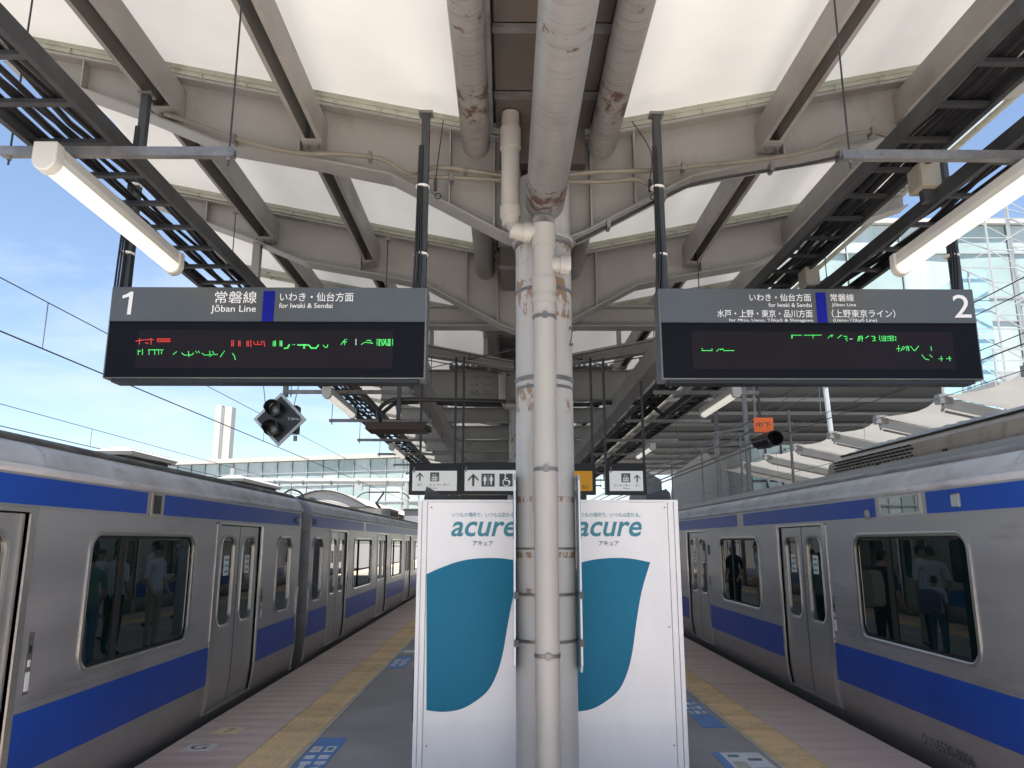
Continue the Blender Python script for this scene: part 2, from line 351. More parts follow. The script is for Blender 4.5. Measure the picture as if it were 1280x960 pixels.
_tc = {}
def text(body, x0, x1, z0, z1, y, m, parent, name='lettering', shear=0.0, bold=0.0, plane='XZ-', keep=False):
    """flat lettering fitted to a rectangle; XZ- faces -Y, YZ+ / YZ- face +X / -X, XY lies on the floor (x0,x1,y0,y1 at height y)"""
    c = bpy.data.curves.new('lettering', 'FONT'); c.body = body; c.shear = shear; c.offset = bold; c.resolution_u = 3
    o = bpy.data.objects.new('lettering_tmp', c); COL.objects.link(o)
    dg = bpy.context.evaluated_depsgraph_get(); me = bpy.data.meshes.new_from_object(o.evaluated_get(dg))
    bpy.data.objects.remove(o); bpy.data.curves.remove(c)
    xs = [v.co.x for v in me.vertices]; ys = [v.co.y for v in me.vertices]
    ax, bx, ay, by = min(xs), max(xs), min(ys), max(ys)
    for v in me.vertices:
        u = x0 + (v.co.x - ax) / (bx - ax) * (x1 - x0); t = z0 + (v.co.y - ay) / (by - ay) * (z1 - z0)
        v.co = {'XZ-': (u, y, t), 'YZ': (y, u, t), 'XY': (u, t, y)}[plane]
    me.materials.clear(); me.materials.append(m); me.name = name
    return link(me, name, parent)

def rrect(a0, a1, b0, b1, r, k=6):
    pts = []
    for cx, cy, s in ((a1 - r, b1 - r, 0), (a0 + r, b1 - r, 90), (a0 + r, b0 + r, 180), (a1 - r, b0 + r, 270)):
        for i in range(k + 1):
            t = R(s + 90 * i / k); pts.append((cx + r * math.cos(t), cy + r * math.sin(t)))
    return pts
def cell(o0, o1, p0, p1, inner, k=6):
    """faces between the rectangle (o0..o1, p0..p1) and the rounded inner loop made by rrect"""
    n = len(inner); vs = list(inner) + [(o1, p1), (o0, p1), (o0, p0), (o1, p0)]; fs = []
    for c in range(4):
        for i in range(k): fs.append((n + c, c * (k + 1) + i, c * (k + 1) + i + 1))
        a = c * (k + 1) + k; b = ((c + 1) % 4) * (k + 1); fs.append((n + c, a, b, n + (c + 1) % 4))
    return vs, fs

# ============================================================ SETTING: ground, tracks, platform
g = MB().box(-900, 900, -300, 1500, -1.5, -1.30).build('ground', M['concrete']); tag(g, kind='structure')
for sx, lx in ((-1, -16.0), (1, 3.6)):
    x0, x1 = (-16.0, -3.3) if sx < 0 else (3.7, 10.3)
    b = MB().box(x0, x1, -30, 160, -1.30, -1.12).build('track_bed', M['ballast']); tag(b, kind='structure')
for x in (-4.35, -8.2, 4.85, 8.6):
    for s in (-1, 1):
        r_ = MB().box(x + s * .5335 - .033, x + s * .5335 + .033, -30, 160, -1.12, -.97).build('rail', M['rail']); tag(r_, kind='structure')
PX0, PX1 = -2.86, 3.29
plat = MB().box(PX0 + .05, PX1 - .05, -14, 90, -1.3, -.03).build('platform', M['concrete']); tag(plat, kind='structure')
MB().box(-1.655, 2.130, 4.5, 90, -.03, -.004).build('asphalt_surface', M['asphalt'], plat)
MB().box(-1.655, 2.130, -14, 4.49, -.03, -.004).build('unseen_bounce_floor', M['pale_bounce_floor'], plat)  # pale floor out of view, added to bounce sunlight onto machines and trains
MB().box(-1.700, -1.659, -14, 90, -.03, -.001).build('border_strip', M['kerbline'], plat)
MB().box(2.134, 2.170, -14, 90, -.03, -.001).build('border_strip', M['kerbline'], plat)
def floor_rows(x0, x1, mats, name, dots):
    n = 0; me = []
    for m in mats:
        b = MB().box(x0, x1, .003, .297, -.03, 0)
        me.append(b.mesh(name, m))
    if dots:
        # raised studs as part of the tile geometry
        me = []
        for m in mats:
            b = MB().box(x0, x1, .003, .297, -.03, 0)
            k = 6; w_ = (x1 - x0) / k
            for i in range(k):
                for j in range(5):
                    cx_, cy_ = x0 + (i + .5) * w_, .03 + j * .06
                    b.loops([[(cx_ + q * math.cos(a * math.pi / 3), cy_ + q * math.sin(a * math.pi / 3), z) for a in range(6)] for q, z in ((.017, -.001), (.012, .0045))])
                    b.f.append(tuple(range(len(b.v) - 6, len(b.v))))
            me.append(b.mesh(name, m))
    y = 3.9
    while y < 25:
        o = link(random.choice(me), name, None); o.location = (0, y, random.uniform(-.0012, .0012)); adopt(o, plat); y += .3
    MB().box(x0, x1, y, 90, -.03, 0).build(name, mats[0], plat)
    MB().box(x0, x1, -14, 3.89, -.03, 0).build(name, mats[0], plat)
floor_rows(PX0, -2.089, [M['slab'], M['slab2'], M['slab']], 'edge_slab', False)
floor_rows(2.512, PX1, [M['slab'], M['slab2'], M['slab']], 'edge_slab', False)
floor_rows(-2.083, -1.702, [M['yellow'], M['yellow2']], 'tactile_tile', True)
floor_rows(2.174, 2.506, [M['yellow'], M['yellow2']], 'tactile_tile', True)

# floor stickers
def sticker(label, cat, quad, m, bits, name='floor_sticker'):
    (x0, x1, y0, y1) = quad
    t = thing(name, label, cat, ((x0 + x1) / 2, (y0 + y1) / 2, 0))
    MB().box(x0, x1, y0, y1, -.0035, .001).build('backing', m, t)
    for ib, (a0, a1, b0, b1, mm) in enumerate(bits):
        MB().box(x0 + a0 * (x1 - x0), x0 + a1 * (x1 - x0), y0 + b0 * (y1 - y0), y0 + b1 * (y1 - y0), .001, .003 + .0004 * ib).build('printed_block', mm, t)
    return t
W, G_, B_ = M['sticker_white'], M['sticker_green'], M['sticker_blue']
bl = []
for c0 in (.08, .56):
    bl += [(c0, c0 + .34, .62, .76, W), (c0 + .07, c0 + .27, .65, .73, G_ if c0 > .5 else M['kerbline']), (c0, c0 + .34, .46, .54, W), (c0 + .03, c0 + .38, .34, .40, W), (c0 + .02, c0 + .3, .16, .26, W)]
st = sticker('blue boarding sticker with two columns of white marks, nearest by the left tactile strip', 'floor sticker', (-1.64, -1.40, 6.0, 7.27), B_, bl)
text('1', -1.60, -1.55, 6.32, 6.46, .0035, W, st, plane='XY'); text('2', -1.49, -1.43, 6.32, 6.46, .0035, W, st, plane='XY')
st = sticker('small blue boarding sticker farther along the left tactile strip, behind the machine edge', 'floor sticker', (-1.64, -1.40, 11.1, 12.15), B_, bl)
st = sticker('faded blue boarding sticker with rows of pale squares beside the right tactile strip', 'floor sticker', (1.86, 2.08, 7.62, 8.9), B_,
             [(.06 + .3 * i, .28 + .3 * i, .45 + .17 * j, .55 + .17 * j, W if (i + j) % 2 else M['kerbline']) for i in range(3) for j in range(3)])
st = sticker('white floor notice with a blue edge beside the right tactile strip, lowest in view', 'floor sticker', (1.70, 2.09, 6.05, 6.75), W,
             [(0, .17, 0, 1, B_), (.28, .5, .8, .9, G_), (.62, .9, .66, .74, M['grey_text']), (.55, .95, .3, .36, M['grey_text']), (.25, .5, .3, .6, M['kerbline'])])
wl = MB().box(-1.62, -.70, 12.6, 12.85, -.0035, .001).build('painted_line', W); tag(wl, 'short white painted line across the asphalt by the left tactile strip', 'painted line')
st = thing('boarding_plate', 'pale yellow floor plate with the number 7 on the left edge slabs', 'floor plate', (-2.55, 7.53, 0))
MB().box(-2.66, -2.43, 7.40, 7.66, -.002, .002).build('plate', mat('plate_cream', (0.92, 0.78, 0.48), .6, var=.1), st)
text('7', -2.58, -2.50, 7.46, 7.60, .0035, M['grey_text'], st, plane='XY')
st = thing('boarding_plate', 'pale floor plate with a dark round mark on the left edge slabs nearer the camera', 'floor plate', (-2.58, 6.95, 0))
MB().box(-2.70, -2.46, 6.84, 7.07, -.002, .002).build('plate', mat('plate_grey', (0.85, 0.80, 0.74), .6, var=.15), st)
text('G', -2.66, -2.52, 6.88, 7.03, .0035, M['dark_text'], st, plane='XY')

# ============================================================ CANOPY over the platform
CX = 0.27
can = thing('platform_canopy', 'butterfly canopy of painted steel girders and white membrane over the platform', 'canopy', (CX, 5.2, 0))
def ztop(d): return 4.60 + .203 * d
PB_H = [(.16, 3.88), (.30, 3.93), (1.12, 4.38), (1.68, 4.50), (2.40, 4.63), (3.05, 4.91), (4.10, 5.30)]
PB_N = [(.16, 4.56), (1.0, 4.60), (2.40, 4.75), (3.05, 4.95), (4.10, 5.30)]
PB_F = [(.16, 4.22), (.30, 4.24), (1.12, 4.40), (1.68, 4.50), (2.40, 4.63), (3.05, 4.91), (4.10, 5.30)]
GY = [5.3 + 2.45 * i for i in range(-1, 15)]
def girder(Y, haunch, full=True):
    pb = PB_H if haunch else PB_F
    if Y < 5: pb = PB_N
    slim = Y > 9; zt_ = (lambda d: 4.08 + .197 * d) if slim else ztop
    if slim: pb = [(.16, 4.045), (2.0, 4.33), (4.10, 4.66)]
    for s in (-1, 1):
        if Y > 11:
            x0, x1 = CX + s * .16, CX + s * 4.10; z0, z1 = ztop(.16), ztop(4.10)
            MB().bar((x0, Y, z0 + .05), (x1, Y, z1 + .05), .05, .09).build('clamp_rail', M['steel_trim'], can); continue
        b = MB(); pts = [(CX + s * d, z) for d, z in pb] + [(CX + s * 4.10, zt_(4.10)), (CX + s * .16, zt_(.16))]
        b.prism(pts, Y - .007, Y + .007)
        for (d0, z0), (d1, z1) in zip(pb[:-1], pb[1:]):
            x0, x1 = CX + s * d0, CX + s * d1
            vs = [(x, y, z + dz) for dz in (-.016, 0) for (x, z) in ((x0, z0), (x1, z1)) for y in (Y - .1, Y + .1)]
            b.add(vs, [(0, 1, 3, 2), (4, 6, 7, 5), (0, 2, 6, 4), (1, 5, 7, 3), (0, 4, 5, 1), (2, 3, 7, 6)])
        x0, x1 = CX + s * .16, CX + s * 4.10; z0, z1 = zt_(.16), zt_(4.10)
        vs = [(x, y, z + dz) for dz in (0, .018) for (x, z) in ((x0, z0), (x1, z1)) for y in (Y - .1, Y + .1)]
        b.add(vs, [(0, 1, 3, 2), (4, 6, 7, 5), (0, 2, 6, 4), (1, 5, 7, 3), (0, 4, 5, 1), (2, 3, 7, 6)])
        gd = b.build('girder', M['steel'], can); z0, z1 = ztop(.16), ztop(4.10)
        if full:
            sb = MB()
            for d in ((.36, .69, 1.82, 2.95, 3.5) if not slim else (.8,)):
                zb = next(z0 + (z1 - z0) * (d - d0) / (d1 - d0) for (d0, z0), (d1, z1) in zip(pb[:-1], pb[1:]) if d0 <= d <= d1)
                MB().box(CX + s * d - .006, CX + s * d + .006, Y - .092, Y + .092, zb, zt_(d)).build('stiffener', M['steel'], gd)
            if slim:
                for d in (.55, 1.3, 2.1, 3.2): MB().box(CX + s * d - .03, CX + s * d + .03, Y - .03, Y + .03, zt_(d) + .019, ztop(d) + .028).build('strut_post', M['steel'], gd)
        # clamp rails of the membrane, in front of and behind the top flange
        for yy in (-.105, .085):
            b = MB(); zc_ = .03
            vs = [(x, Y + yy + dy_, z + dz) for dz in (zc_, zc_ + .085) for (x, z) in ((x0, z0), (x1, z1)) for dy_ in (0, .02)]
            b.add(vs, [(0, 1, 3, 2), (4, 6, 7, 5), (0, 2, 6, 4), (1, 5, 7, 3), (0, 4, 5, 1), (2, 3, 7, 6)])
            vs = [(x, Y + yy - .012 + dy_, z + dz) for dz in (zc_ + .035, zc_ + .047) for (x, z) in ((x0, z0), (x1, z1)) for dy_ in (0, .045)]
            b.add(vs, [(0, 1, 3, 2), (4, 6, 7, 5), (0, 2, 6, 4), (1, 5, 7, 3), (0, 4, 5, 1), (2, 3, 7, 6)])
            if full:
                for q in range(1, 12):
                    d = .2 + q * .34; b.box(CX + s * d - .005, CX + s * d + .005, Y + yy - .02, Y + yy, ztop(d) + .015, ztop(d) + .06)
            b.build('clamp_rail', M['steel_trim'], can)
for i, Y in enumerate(GY):
    girder(Y, i <= 2, 1 <= i <= 4)
for i, (ya, yb) in enumerate(zip(GY[:-1], GY[1:])):
    for s in (-1, 1):
        b = MB(); nx, ny = 10, 6; base = len(b.v)
        for a in range(nx + 1):
            for c in range(ny + 1):
                d = .46 + (4.12 - .46) * a / nx; t = c / ny; u_ = a / nx
                ya_ = ya - (.55 if i == 0 else 0)
                edge = 0.0 if a < nx else -.16 * math.sin(math.pi * t)
                b.v.append((CX + s * (d + edge), ya_ + (yb - ya_) * t, ztop(d) + .105 + .05 * math.sin(math.pi * t) * (1 - .5 * u_)))
        for a in range(nx):
            for c in range(ny):
                k = a * (ny + 1) + c; b.f.append((k, k + 1, k + ny + 2, k + ny + 1))
        b.build('membrane_panel', M['membrane'], can, smooth=True)
        for d, zb, w_ in ((1.705, 4.60, .14), (2.815, 4.86, .175)):
            x = CX + s * d
            b = MB()
            # rolled section: lower flange, web, upper flange
            e_ = w_ / 2; pr2 = [(x - e_ + .03, zb), (x - e_, zb), (x - e_, zb + .23), (x + e_, zb + .23), (x + e_, zb), (x + e_ - .03, zb), (x + e_ - .03, zb + .006), (x + e_ - .008, zb + .006), (x + e_ - .008, zb + .222), (x - e_ + .008, zb + .222), (x - e_ + .008, zb + .006), (x - e_ + .03, zb + .006)]
            L0 = [(p, ya + .012, q) for p, q in pr2]; L1 = [(p, yb - .012, q) for p, q in pr2]; b.loops([L0, L1])
            pr_ = b.build('purlin', M['purlin'], can)
            if i <= 3:
                MB().box(x - w_ / 2 - .004, x + w_ / 2 + .004, yb - .20, yb - .02, zb - .012, zb - .001).build('cleat_plate', M['steel'], pr_)
                b = MB()
                for q in (-.035, .035):
                    b.tube([(x + q, yb - .12, zb - .035), (x + q, yb - .12, zb - .012)], .012, 6)
                b.build('bolt', M['galv'], pr_)
# edge tubes
for s in (-1, 1):
    MB().tube([(CX + s * 4.10, GY[0], ztop(4.10) + .03), (CX + s * 4.10, GY[-1], ztop(4.10) + .03)], .035, 8).build('edge_tube', M['steel_trim'], can, smooth=True)
    # drop posts seen above the left sign
    for Y in (7.75, 12.65):
        MB().box(CX + s * 2.95 - .04, CX + s * 2.95 + .04, Y - .04, Y + .04, 4.2, 4.95).build('drop_post', M['steel'], can)
# central gutter box with soffit panels
for k in range(-8, 20):
    y = 4.02 + .70 * k
    if y > 13: break
    if y < 2: continue
    MB().box(-.075, .625, y + .03, y + .67, 4.735, 4.76).build('soffit_panel', M['panel_soffit'], can)
    MB().box(-.085, .635, y - .025, y + .028, 4.700, 4.730).build('joint_flange', M['galv'], can)
for x0, x1 in ((-.17, -.095), (.645, .72)):
    b = MB().box(x0, x1, 2.3, 34, 4.70, 4.74).box(x0 + .01, x0 + .03, 2.3, 34, 4.742, 4.98).build('gutter_rail', M['steel'], can)
    for k in range(14):
        MB().box(x0 + .005, x1 - .005, 2.5 + k * .7, 2.62 + k * .7, 4.655, 4.697).build('rail_bracket', M['steel'], b)
MB().box(-.25, .79, 2.2, 40, 4.86, 4.89).build('gutter_floor', M['panel_soffit'], can)
MB().box(-.05, .59, 5.35, 7.65, 4.30, 4.64).build('gutter_sump', M['panel_soffit'], can)
for k in range(3): MB().box(-.07, .61, 5.7 + k * .6, 5.76 + k * .6, 4.27, 4.298).build('joint_flange', M['galv'], can)
MB().box(-.05, .59, 5.18, 5.295, 4.45, 4.74).build('gutter_box', M['panel_soffit'], can)
# pipes
def dome_end(y, r): return [(y, r), (y + r * .3, r * .93), (y + r * .6, r * .75), (y + r * .8, r * .5), (y + r * .86, .002)]
def pipe_y(x, z, r, y0, y1, m, name='drain_pipe', n=28):
    de = dome_end(y1 - r * .86, r); ys = [y0] + [a for a, _ in de]; rs = [r] + [q for _, q in de]
    return MB().tube([(x, a, z) for a in ys], rs, n).build(name, m, can, smooth=True)
for x in (-.22, .70):
    pipe_y(x, 4.55, .102, 2.3, 5.18, M['pipe_side'])
    pipe_y(x, 4.55, .102, 5.6, 7.9, M['pipe_side'])
    pipe_y(x, 4.55, .102, 8.1, 12.4, M['pipe_side'])
mp_ = pipe_y(.275, 4.05, .135, 2.35, 5.12, M['pipe_main'], 'main_drain_pipe', 36)
MB().tube([(.275, 4.74, 4.05), (.275, 4.80, 4.05)], .1385, 36).build('pipe_joint', M['pipe_main'], mp_, smooth=True)
# flat tie beams and lengthwise beams deeper in
def hbeam_x(Y, z0, z1, xa, xb, name='tie_beam', bolts=False, par=None):
    b = MB().box(xa, xb, Y - .006, Y + .006, z0 + .0, z1).box(xa, xb, Y - .1, Y + .1, z0 - .016, z0).box(xa, xb, Y - .1, Y + .1, z1, z1 + .016)
    o = b.build(name, M['steel'], par or can)
    if bolts:
        for xc in (-.42, .95):
            p_ = MB().box(xc - .21, xc + .21, Y - .022, Y - .008, z0 + .08, z1 - .06)
            p_.build('splice_plate', M['steel'], o)
            b = MB()
            for a in range(5):
                if a == 2: continue
                for c in range(3):
                    b.tube([(xc - .15 + a * .075, Y - .045, z0 + .13 + c * .12), (xc - .15 + a * .075, Y - .022, z0 + .13 + c * .12)], .022, 6)
            tag(b.build('bolt', M['galv'], o), kind='stuff')
    return o
hbeam_x(8.3, 4.09, 4.30, -2.6, 3.1)
for k, Y in enumerate([12.65 + 2.45 * j for j in range(0, 10)]):
    tb = hbeam_x(Y, 4.07, 4.55 if k == 0 else 4.33, -2.1, 2.65, bolts=(k == 0))
    if k == 0:
        for xs in (-.95, 1.0):
            b = MB()
            for q in range(9): b.prism([(xs + q * .09, 4.575), (xs + .03 + q * .09, 4.62), (xs + .06 + q * .09, 4.62), (xs + .088 + q * .09, 4.575)], Y - .3, Y + .3)
            b.build('corrugated_strip', M['galv'], can)
for x in (-1.24, 1.86):
    MB().box(x - .10, x + .10, 8.42, 34, 3.80, 4.05).build('lengthwise_beam', M['steel'], can)
# sloping struts in the second bay and thin bracing rods
for s in (-1, 1):
    MB().bar((CX + s * .2, 9.2, 4.25), (CX + s * 2.0, 9.2, 4.6), .05).build('strut', M['galv'], can)
    MB().bar((CX + s * .2, 9.0, 4.0), (CX + s * 1.9, 12.5, 4.5), .012).build('brace_rod', M['dark_steel'], can)
    MB().bar((CX + s * 1.9, 9.0, 4.0), (CX + s * .2, 12.5, 4.45), .012).build('brace_rod', M['dark_steel'], can)
    MB().tube([(CX + s * .15, 12.4, 3.93), (CX + s * 1.0, 12.38, 3.93), (CX + s * 1.6, 12.4, 3.98), (CX + s * 2.1, 12.35, 3.95), (CX + s * 2.35, 12.3, 3.72)], .035, 8).build('cable_bundle', M['cable'], can, smooth=True)
MB().tube([(-.06, 12.3, 4.45), (-.06, 12.3, 3.98), (.0, 12.3, 3.9), (.2, 12.3, 3.88)], .06, 10).build('downpipe', M['pvc'], can, smooth=True)
# dirty roof boxes far along, ducts under the far beams
for Y in (21, 26): MB().box(-1.2, 1.8, Y, Y + .5, 3.62, 3.78).build('duct', M['dark_steel'], can)
MB().box(-3.7, 4.2, 39.7, 40.0, 3.3, 5.4).build('end_fascia', M['dark_steel'], can)

# ---- columns
def column(y, near):
    c = thing('canopy_column', 'round pale column with rust bands and a drainpipe before the drinks machines' if near else
              ('round pale canopy column hidden behind the drinks machine' if y < 20 else 'round pale canopy column farthest along the platform'), 'column', (CX, y, 0))
    MB().tube([(CX, y, 0), (CX, y, .9), (CX, y, 4.3)], .2, 48).build('shaft', M['column'], c, smooth=True)
    if near:
        for z, r, h, m in ((3.83, .222, .03, M['column']), (3.79, .212, .02, M['galv']), (3.44, .206, .022, M['galv']), (2.80, .207, .03, M['galv']), (2.74, .204, .02, M['galv']), (2.50, .2025, .012, M['column']),
                        (1.66, .203, .014, M['galv']), (1.37, .204, .02, M['galv']), (1.08, .204, .02, M['galv'])):
            MB().tube([(CX, y, z - h / 2), (CX, y, z + h / 2)], r, 40).build('band', m, c, smooth=True)
        p = MB().tube([(.26, 4.92, 0), (.26, 4.92, 3.80)], .076, 24).build('drainpipe', M['pvc'], c, smooth=True)
        for z, h in ((3.76, .16), (3.40, .10), (3.30, .05)): MB().tube([(.26, 4.92, z - h / 2), (.26, 4.92, z + h / 2)], .083, 24).build('pipe_socket', M['pvc'], p, smooth=True)
        MB().tube([(.26, 4.92, 3.80), (.26, 4.93, 3.86), (.26, 4.99, 3.91), (.26, 5.1, 3.92)], .08, 20).build('pipe_elbow', M['pvc'], p, smooth=True)
        for z in (3.18, 2.16, 1.02):
            b = MB().tube([(.26, 4.92, z - .012), (.26, 4.92, z + .012)], .081, 24).box(.245, .275, 4.825, 4.845, z - .02, z + .02)
            b.build('pipe_clamp', M['galv'], p, smooth=True)
        s = MB().tube([(.03, 4.96, 4.72), (.03, 4.96, 3.93), (.035, 4.955, 3.86), (.06, 4.945, 3.82), (.12, 4.935, 3.80), (.26, 4.92, 3.80)], .064, 18).build('branch_pipe', M['pvc'], c, smooth=True)
        MB().tube([(.03, 4.96, 4.44), (.03, 4.96, 4.60)], .075, 18).build('pipe_socket', M['pvc'], s, smooth=True)
        MB().tube([(.03, 4.96, 3.92), (.03, 4.96, 4.0)], .073, 18).build('pipe_socket', M['pvc'], s, smooth=True)
        MB().tube([(.12, 4.93, 3.80), (.17, 4.93, 3.80)], .073, 18).build('pipe_socket', M['pvc'], s, smooth=True)
        t = MB().tube([(.26, 4.92, 3.52), (.33, 4.92, 3.56), (.43, 4.92, 3.56)], [.06, .06, .06], 18).build('stub_pipe', M['pvc'], c, smooth=True)
        MB().tube([(.37, 4.92, 3.56), (.44, 4.92, 3.56)], .07, 18).build('pipe_socket', M['column'], t, smooth=True)
        text('2', .432, .462, 3.02, 3.16, 5.05, M['dark_text'], c, 'stencil_number', plane='XZ-')
        for x, sgn in ((.065, -1), (.475, 1)):
            bd = MB().prism([(5.0, .95), (5.04, .90), (5.36, .90), (5.40, .95), (5.40, 2.10), (5.36, 2.14), (5.04, 2.14), (5.0, 2.10)], x, x + .012 * sgn, axis=0).build('guard_board', M['guard'], c)
            MB().box(x + .013 * sgn, x + .016 * sgn, 5.02, 5.10, 1.72, 2.0).build('board_label', M['sign_blue'], bd)
            for z in (1.37, 1.08): MB().box(x - .01, x + .02, 4.985, 5.03, z - .02, z + .02).build('board_clip', M['dark_steel'], bd)
    return c
column(5.22, True); column(15.1, False); column(24.9, False)

# ---- conduits clipped to the first girder
def clipped(label, path, r, n_, cat='conduit', m='conduit', clips=()):
    t = thing('conduit', label, cat, path[0])
    MB().tube(path, r, 8).build('tube', M[m], t, smooth=True)
    for p in clips: MB().box(p[0] - .012, p[0] + .012, p[1] - .03, p[1] + .05, p[2] - .035, p[2] + .03).build('clip', M['galv'], t)
def curve(pts, k=4):
    o = []; n = len(pts)
    for i in range(n - 1):
        p0, p1, p2, p3 = [Vector(pts[max(0, min(n - 1, j))]) for j in (i - 1, i, i + 1, i + 2)]
        for q in range(k):
            t = q / k
            o.append(.5 * ((2 * p1) + (-p0 + p2) * t + (2 * p0 - 5 * p1 + 4 * p2 - p3) * t * t + (-p0 + 3 * p1 - 3 * p2 + p3) * t ** 3))
    o.append(Vector(pts[-1])); return o
Yc = 5.13
clipped('beige conduit running along the near girder from the left edge to the column',
        curve([(-2.53, Yc, 4.81), (-2.29, Yc, 4.73), (-1.96, Yc, 4.60), (-1.54, Yc, 4.50), (-1.19, Yc, 4.49), (-.91, Yc, 4.45), (-.70, Yc, 4.33), (-.54, Yc, 4.385), (-.31, Yc, 4.37), (.12, Yc, 4.30)]), .019, 1,
        clips=[(-2.0, Yc, 4.61), (-1.0, Yc, 4.475), (-.3, Yc, 4.37)])
clipped('second beige conduit below the first one, left of the column',
        curve([(-.70, Yc - .03, 4.30), (-.42, Yc, 4.31), (-.04, Yc, 4.29), (.12, Yc, 4.27)]), .017, 1, clips=[(-.4, Yc, 4.31)])
clipped('beige conduit running along the near girder right of the column',
        curve([(.44, Yc, 4.33), (.69, Yc, 4.36), (1.07, Yc, 4.37), (1.33, Yc, 4.40), (1.87, Yc, 4.46), (2.23, Yc, 4.53), (2.47, Yc, 4.64), (2.72, Yc, 4.69), (2.90, Yc, 4.62)]), .019, 1,
        clips=[(1.3, Yc, 4.4), (2.72, Yc, 4.69)])
clipped('lower beige conduit dipping toward the right sign post',
        curve([(.44, Yc, 4.28), (.74, Yc, 4.28), (.95, Yc, 4.30), (1.05, Yc, 4.25), (1.15, Yc, 4.28)]), .017, 1)
clipped('thin dark cable climbing the haunch right of the column',
        curve([(.49, 5.0, 3.76), (.72, 5.0, 3.88), (1.12, 5.0, 4.10), (1.41, 5.0, 4.22), (2.11, 5.0, 4.35), (2.46, 5.0, 4.43), (2.72, 5.0, 4.46)]), .012, 1, 'cable', 'cable',
        clips=[(.72, 5.0, 3.89), (1.12, 5.0, 4.11), (1.9, 5.0, 4.33), (2.4, 5.0, 4.43)])

# ---- cable ladders
def ladder(label, x0, x1, z, y0, y1, pitch, cables, main_left):
    t = thing('cable_ladder', label, 'cable ladder', ((x0 + x1) / 2, y0, z))
    for x, s in ((x0, 1), (x1, -1)):
        MB().box(x, x + s * .006, y0, y1, z, z + .085).box(x, x + s * .03, y0, y1, z - .004, z).box(x, x + s * .03, y0, y1, z + .085, z + .089).build('side_rail', M['dark_steel'], t)
    y = y0 + .2; me = MB().box(x0 + .007, x1 - .007, 0, .04, z + .008, z + .03).mesh('rung', M['dark_steel'])
    while y < min(y1, 26):
        o = link(me, 'rung', None); o.location = (0, y, 0); adopt(o, t); y += pitch
    b = MB(); rnd = random.Random(int(abs(x0) * 100))
    for k in range(cables):
        xb = x0 + .06 + (x1 - x0 - .12) * (k + .5) / cables; pts = []; yy = y0
        while yy < y1:
            pts.append((xb + rnd.uniform(-.04, .04), yy, z + .04 + rnd.uniform(0, .03) + .012 * (k % 3))); yy += .6
        b.tube(pts, rnd.uniform(.010, .021), 6)
    tag(b.build('cables', M['cable'], t, smooth=True), kind='stuff')
    return t
ladder('dark cable ladder full of black cables along the left edge of the canopy', -2.46, -2.00, 3.70, 2.3, 34, .36, 8, True)
ladder('dark cable ladder running over the right sign, the one nearer the column', 2.23, 2.56, 3.94, 2.3, 34, .36, 9, True)
ladder('dark cable ladder beside the right train, outer one above the tube lamps', 2.60, 2.88, 3.71, 2.3, 34, .42, 3, True)

# ---- hanger bars with rods
ordn = ['nearest the camera', 'second from the camera', 'third from the camera', 'fourth from the camera', 'fifth from the camera', 'sixth from the camera', 'seventh from the camera', 'eighth from the camera', 'ninth from the camera', 'tenth from the camera', 'eleventh from the camera', 'farthest from the camera']
def hanger(label, grp, xa, xb, y, z, ztl, ztr):
    t = thing('hanger_bar', label, 'hanger bar', ((xa + xb) / 2, y, z), grp)
    MB().box(xa, xb, y - .02, y + .02, z - .004, z).box(xa, xb, y - .02, y - .016, z, z + .045).box(xa, xb, y + .016, y + .02, z, z + .045).build('channel', M['galv'], t)
    for x, zt in ((xa + .04, ztl), (xb - .03, ztr)):
        MB().tube([(x, y, z - .05), (x, y, zt)], .0055, 6).build('rod', M['dark_steel'], t)
        MB().tube([(x, y, z - .022), (x, y, z - .005)], .014, 6).build('nut', M['galv'], t)
        MB().box(x - .022, x + .022, y - .02, y + .02, zt - .03, zt + .03).build('beam_clip', M['galv'], t)
ys = [3.56, 7.45, 9.85, 12.25, 14.65, 17.05, 19.45, 21.9, 24.3, 26.7]
for i, y in enumerate(ys):
    zf = 5.05 if i else 4.95
    a, c = (-2.56, -1.38) if i == 0 else (-2.87, -1.2)
    hanger('galvanised hanger bar under the left cable ladder, ' + ordn[i], 'hanger bars under the left cable ladder', a, c, y, 3.62, 4.95 if i == 0 else 5.1, 4.62 if i == 0 else 4.8)
    a, c = (1.72, 3.05) if i == 0 else (1.95, 3.35)
    hanger('galvanised hanger bar under the right cable ladders, ' + ordn[i], 'hanger bars under the right cable ladders', a, c, y, 3.62, 4.75 if i == 0 else 4.8, 5.1)
# ---- tube lamps
def lamp(label, grp, x, y0, ln):
    z = 3.60
    t = thing('tube_lamp', label, 'lamp', (x, y0, z), grp)
    MB().prism([(x - .048, z), (x - .052, z - .05), (x - .045, z - .085), (x + .045, z - .085), (x + .052, z - .05), (x + .048, z)], y0 + .03, y0 + ln - .03).build('housing', M['lamp_housing'], t)
    prof = [(.050 * math.cos(R(a)), -.085 + .055 * math.sin(R(a))) for a in range(180, 361, 15)]
    MB().prism([(x + a, z + c) for a, c in prof], y0 + .06, y0 + ln - .06).build('diffuser', M['lamp_tube'], t, smooth=True)
    prof = [(.060 * math.cos(R(a)), -.083 + .065 * math.sin(R(a))) for a in range(180, 361, 15)] + [(.058, .004), (-.058, .004)]
    for a, c in ((y0, y0 + .07), (y0 + ln - .07, y0 + ln)): MB().prism([(x + p, z + q) for p, q in prof], a, c).build('end_cap', M['lamp_housing'], t, bevel=.008)
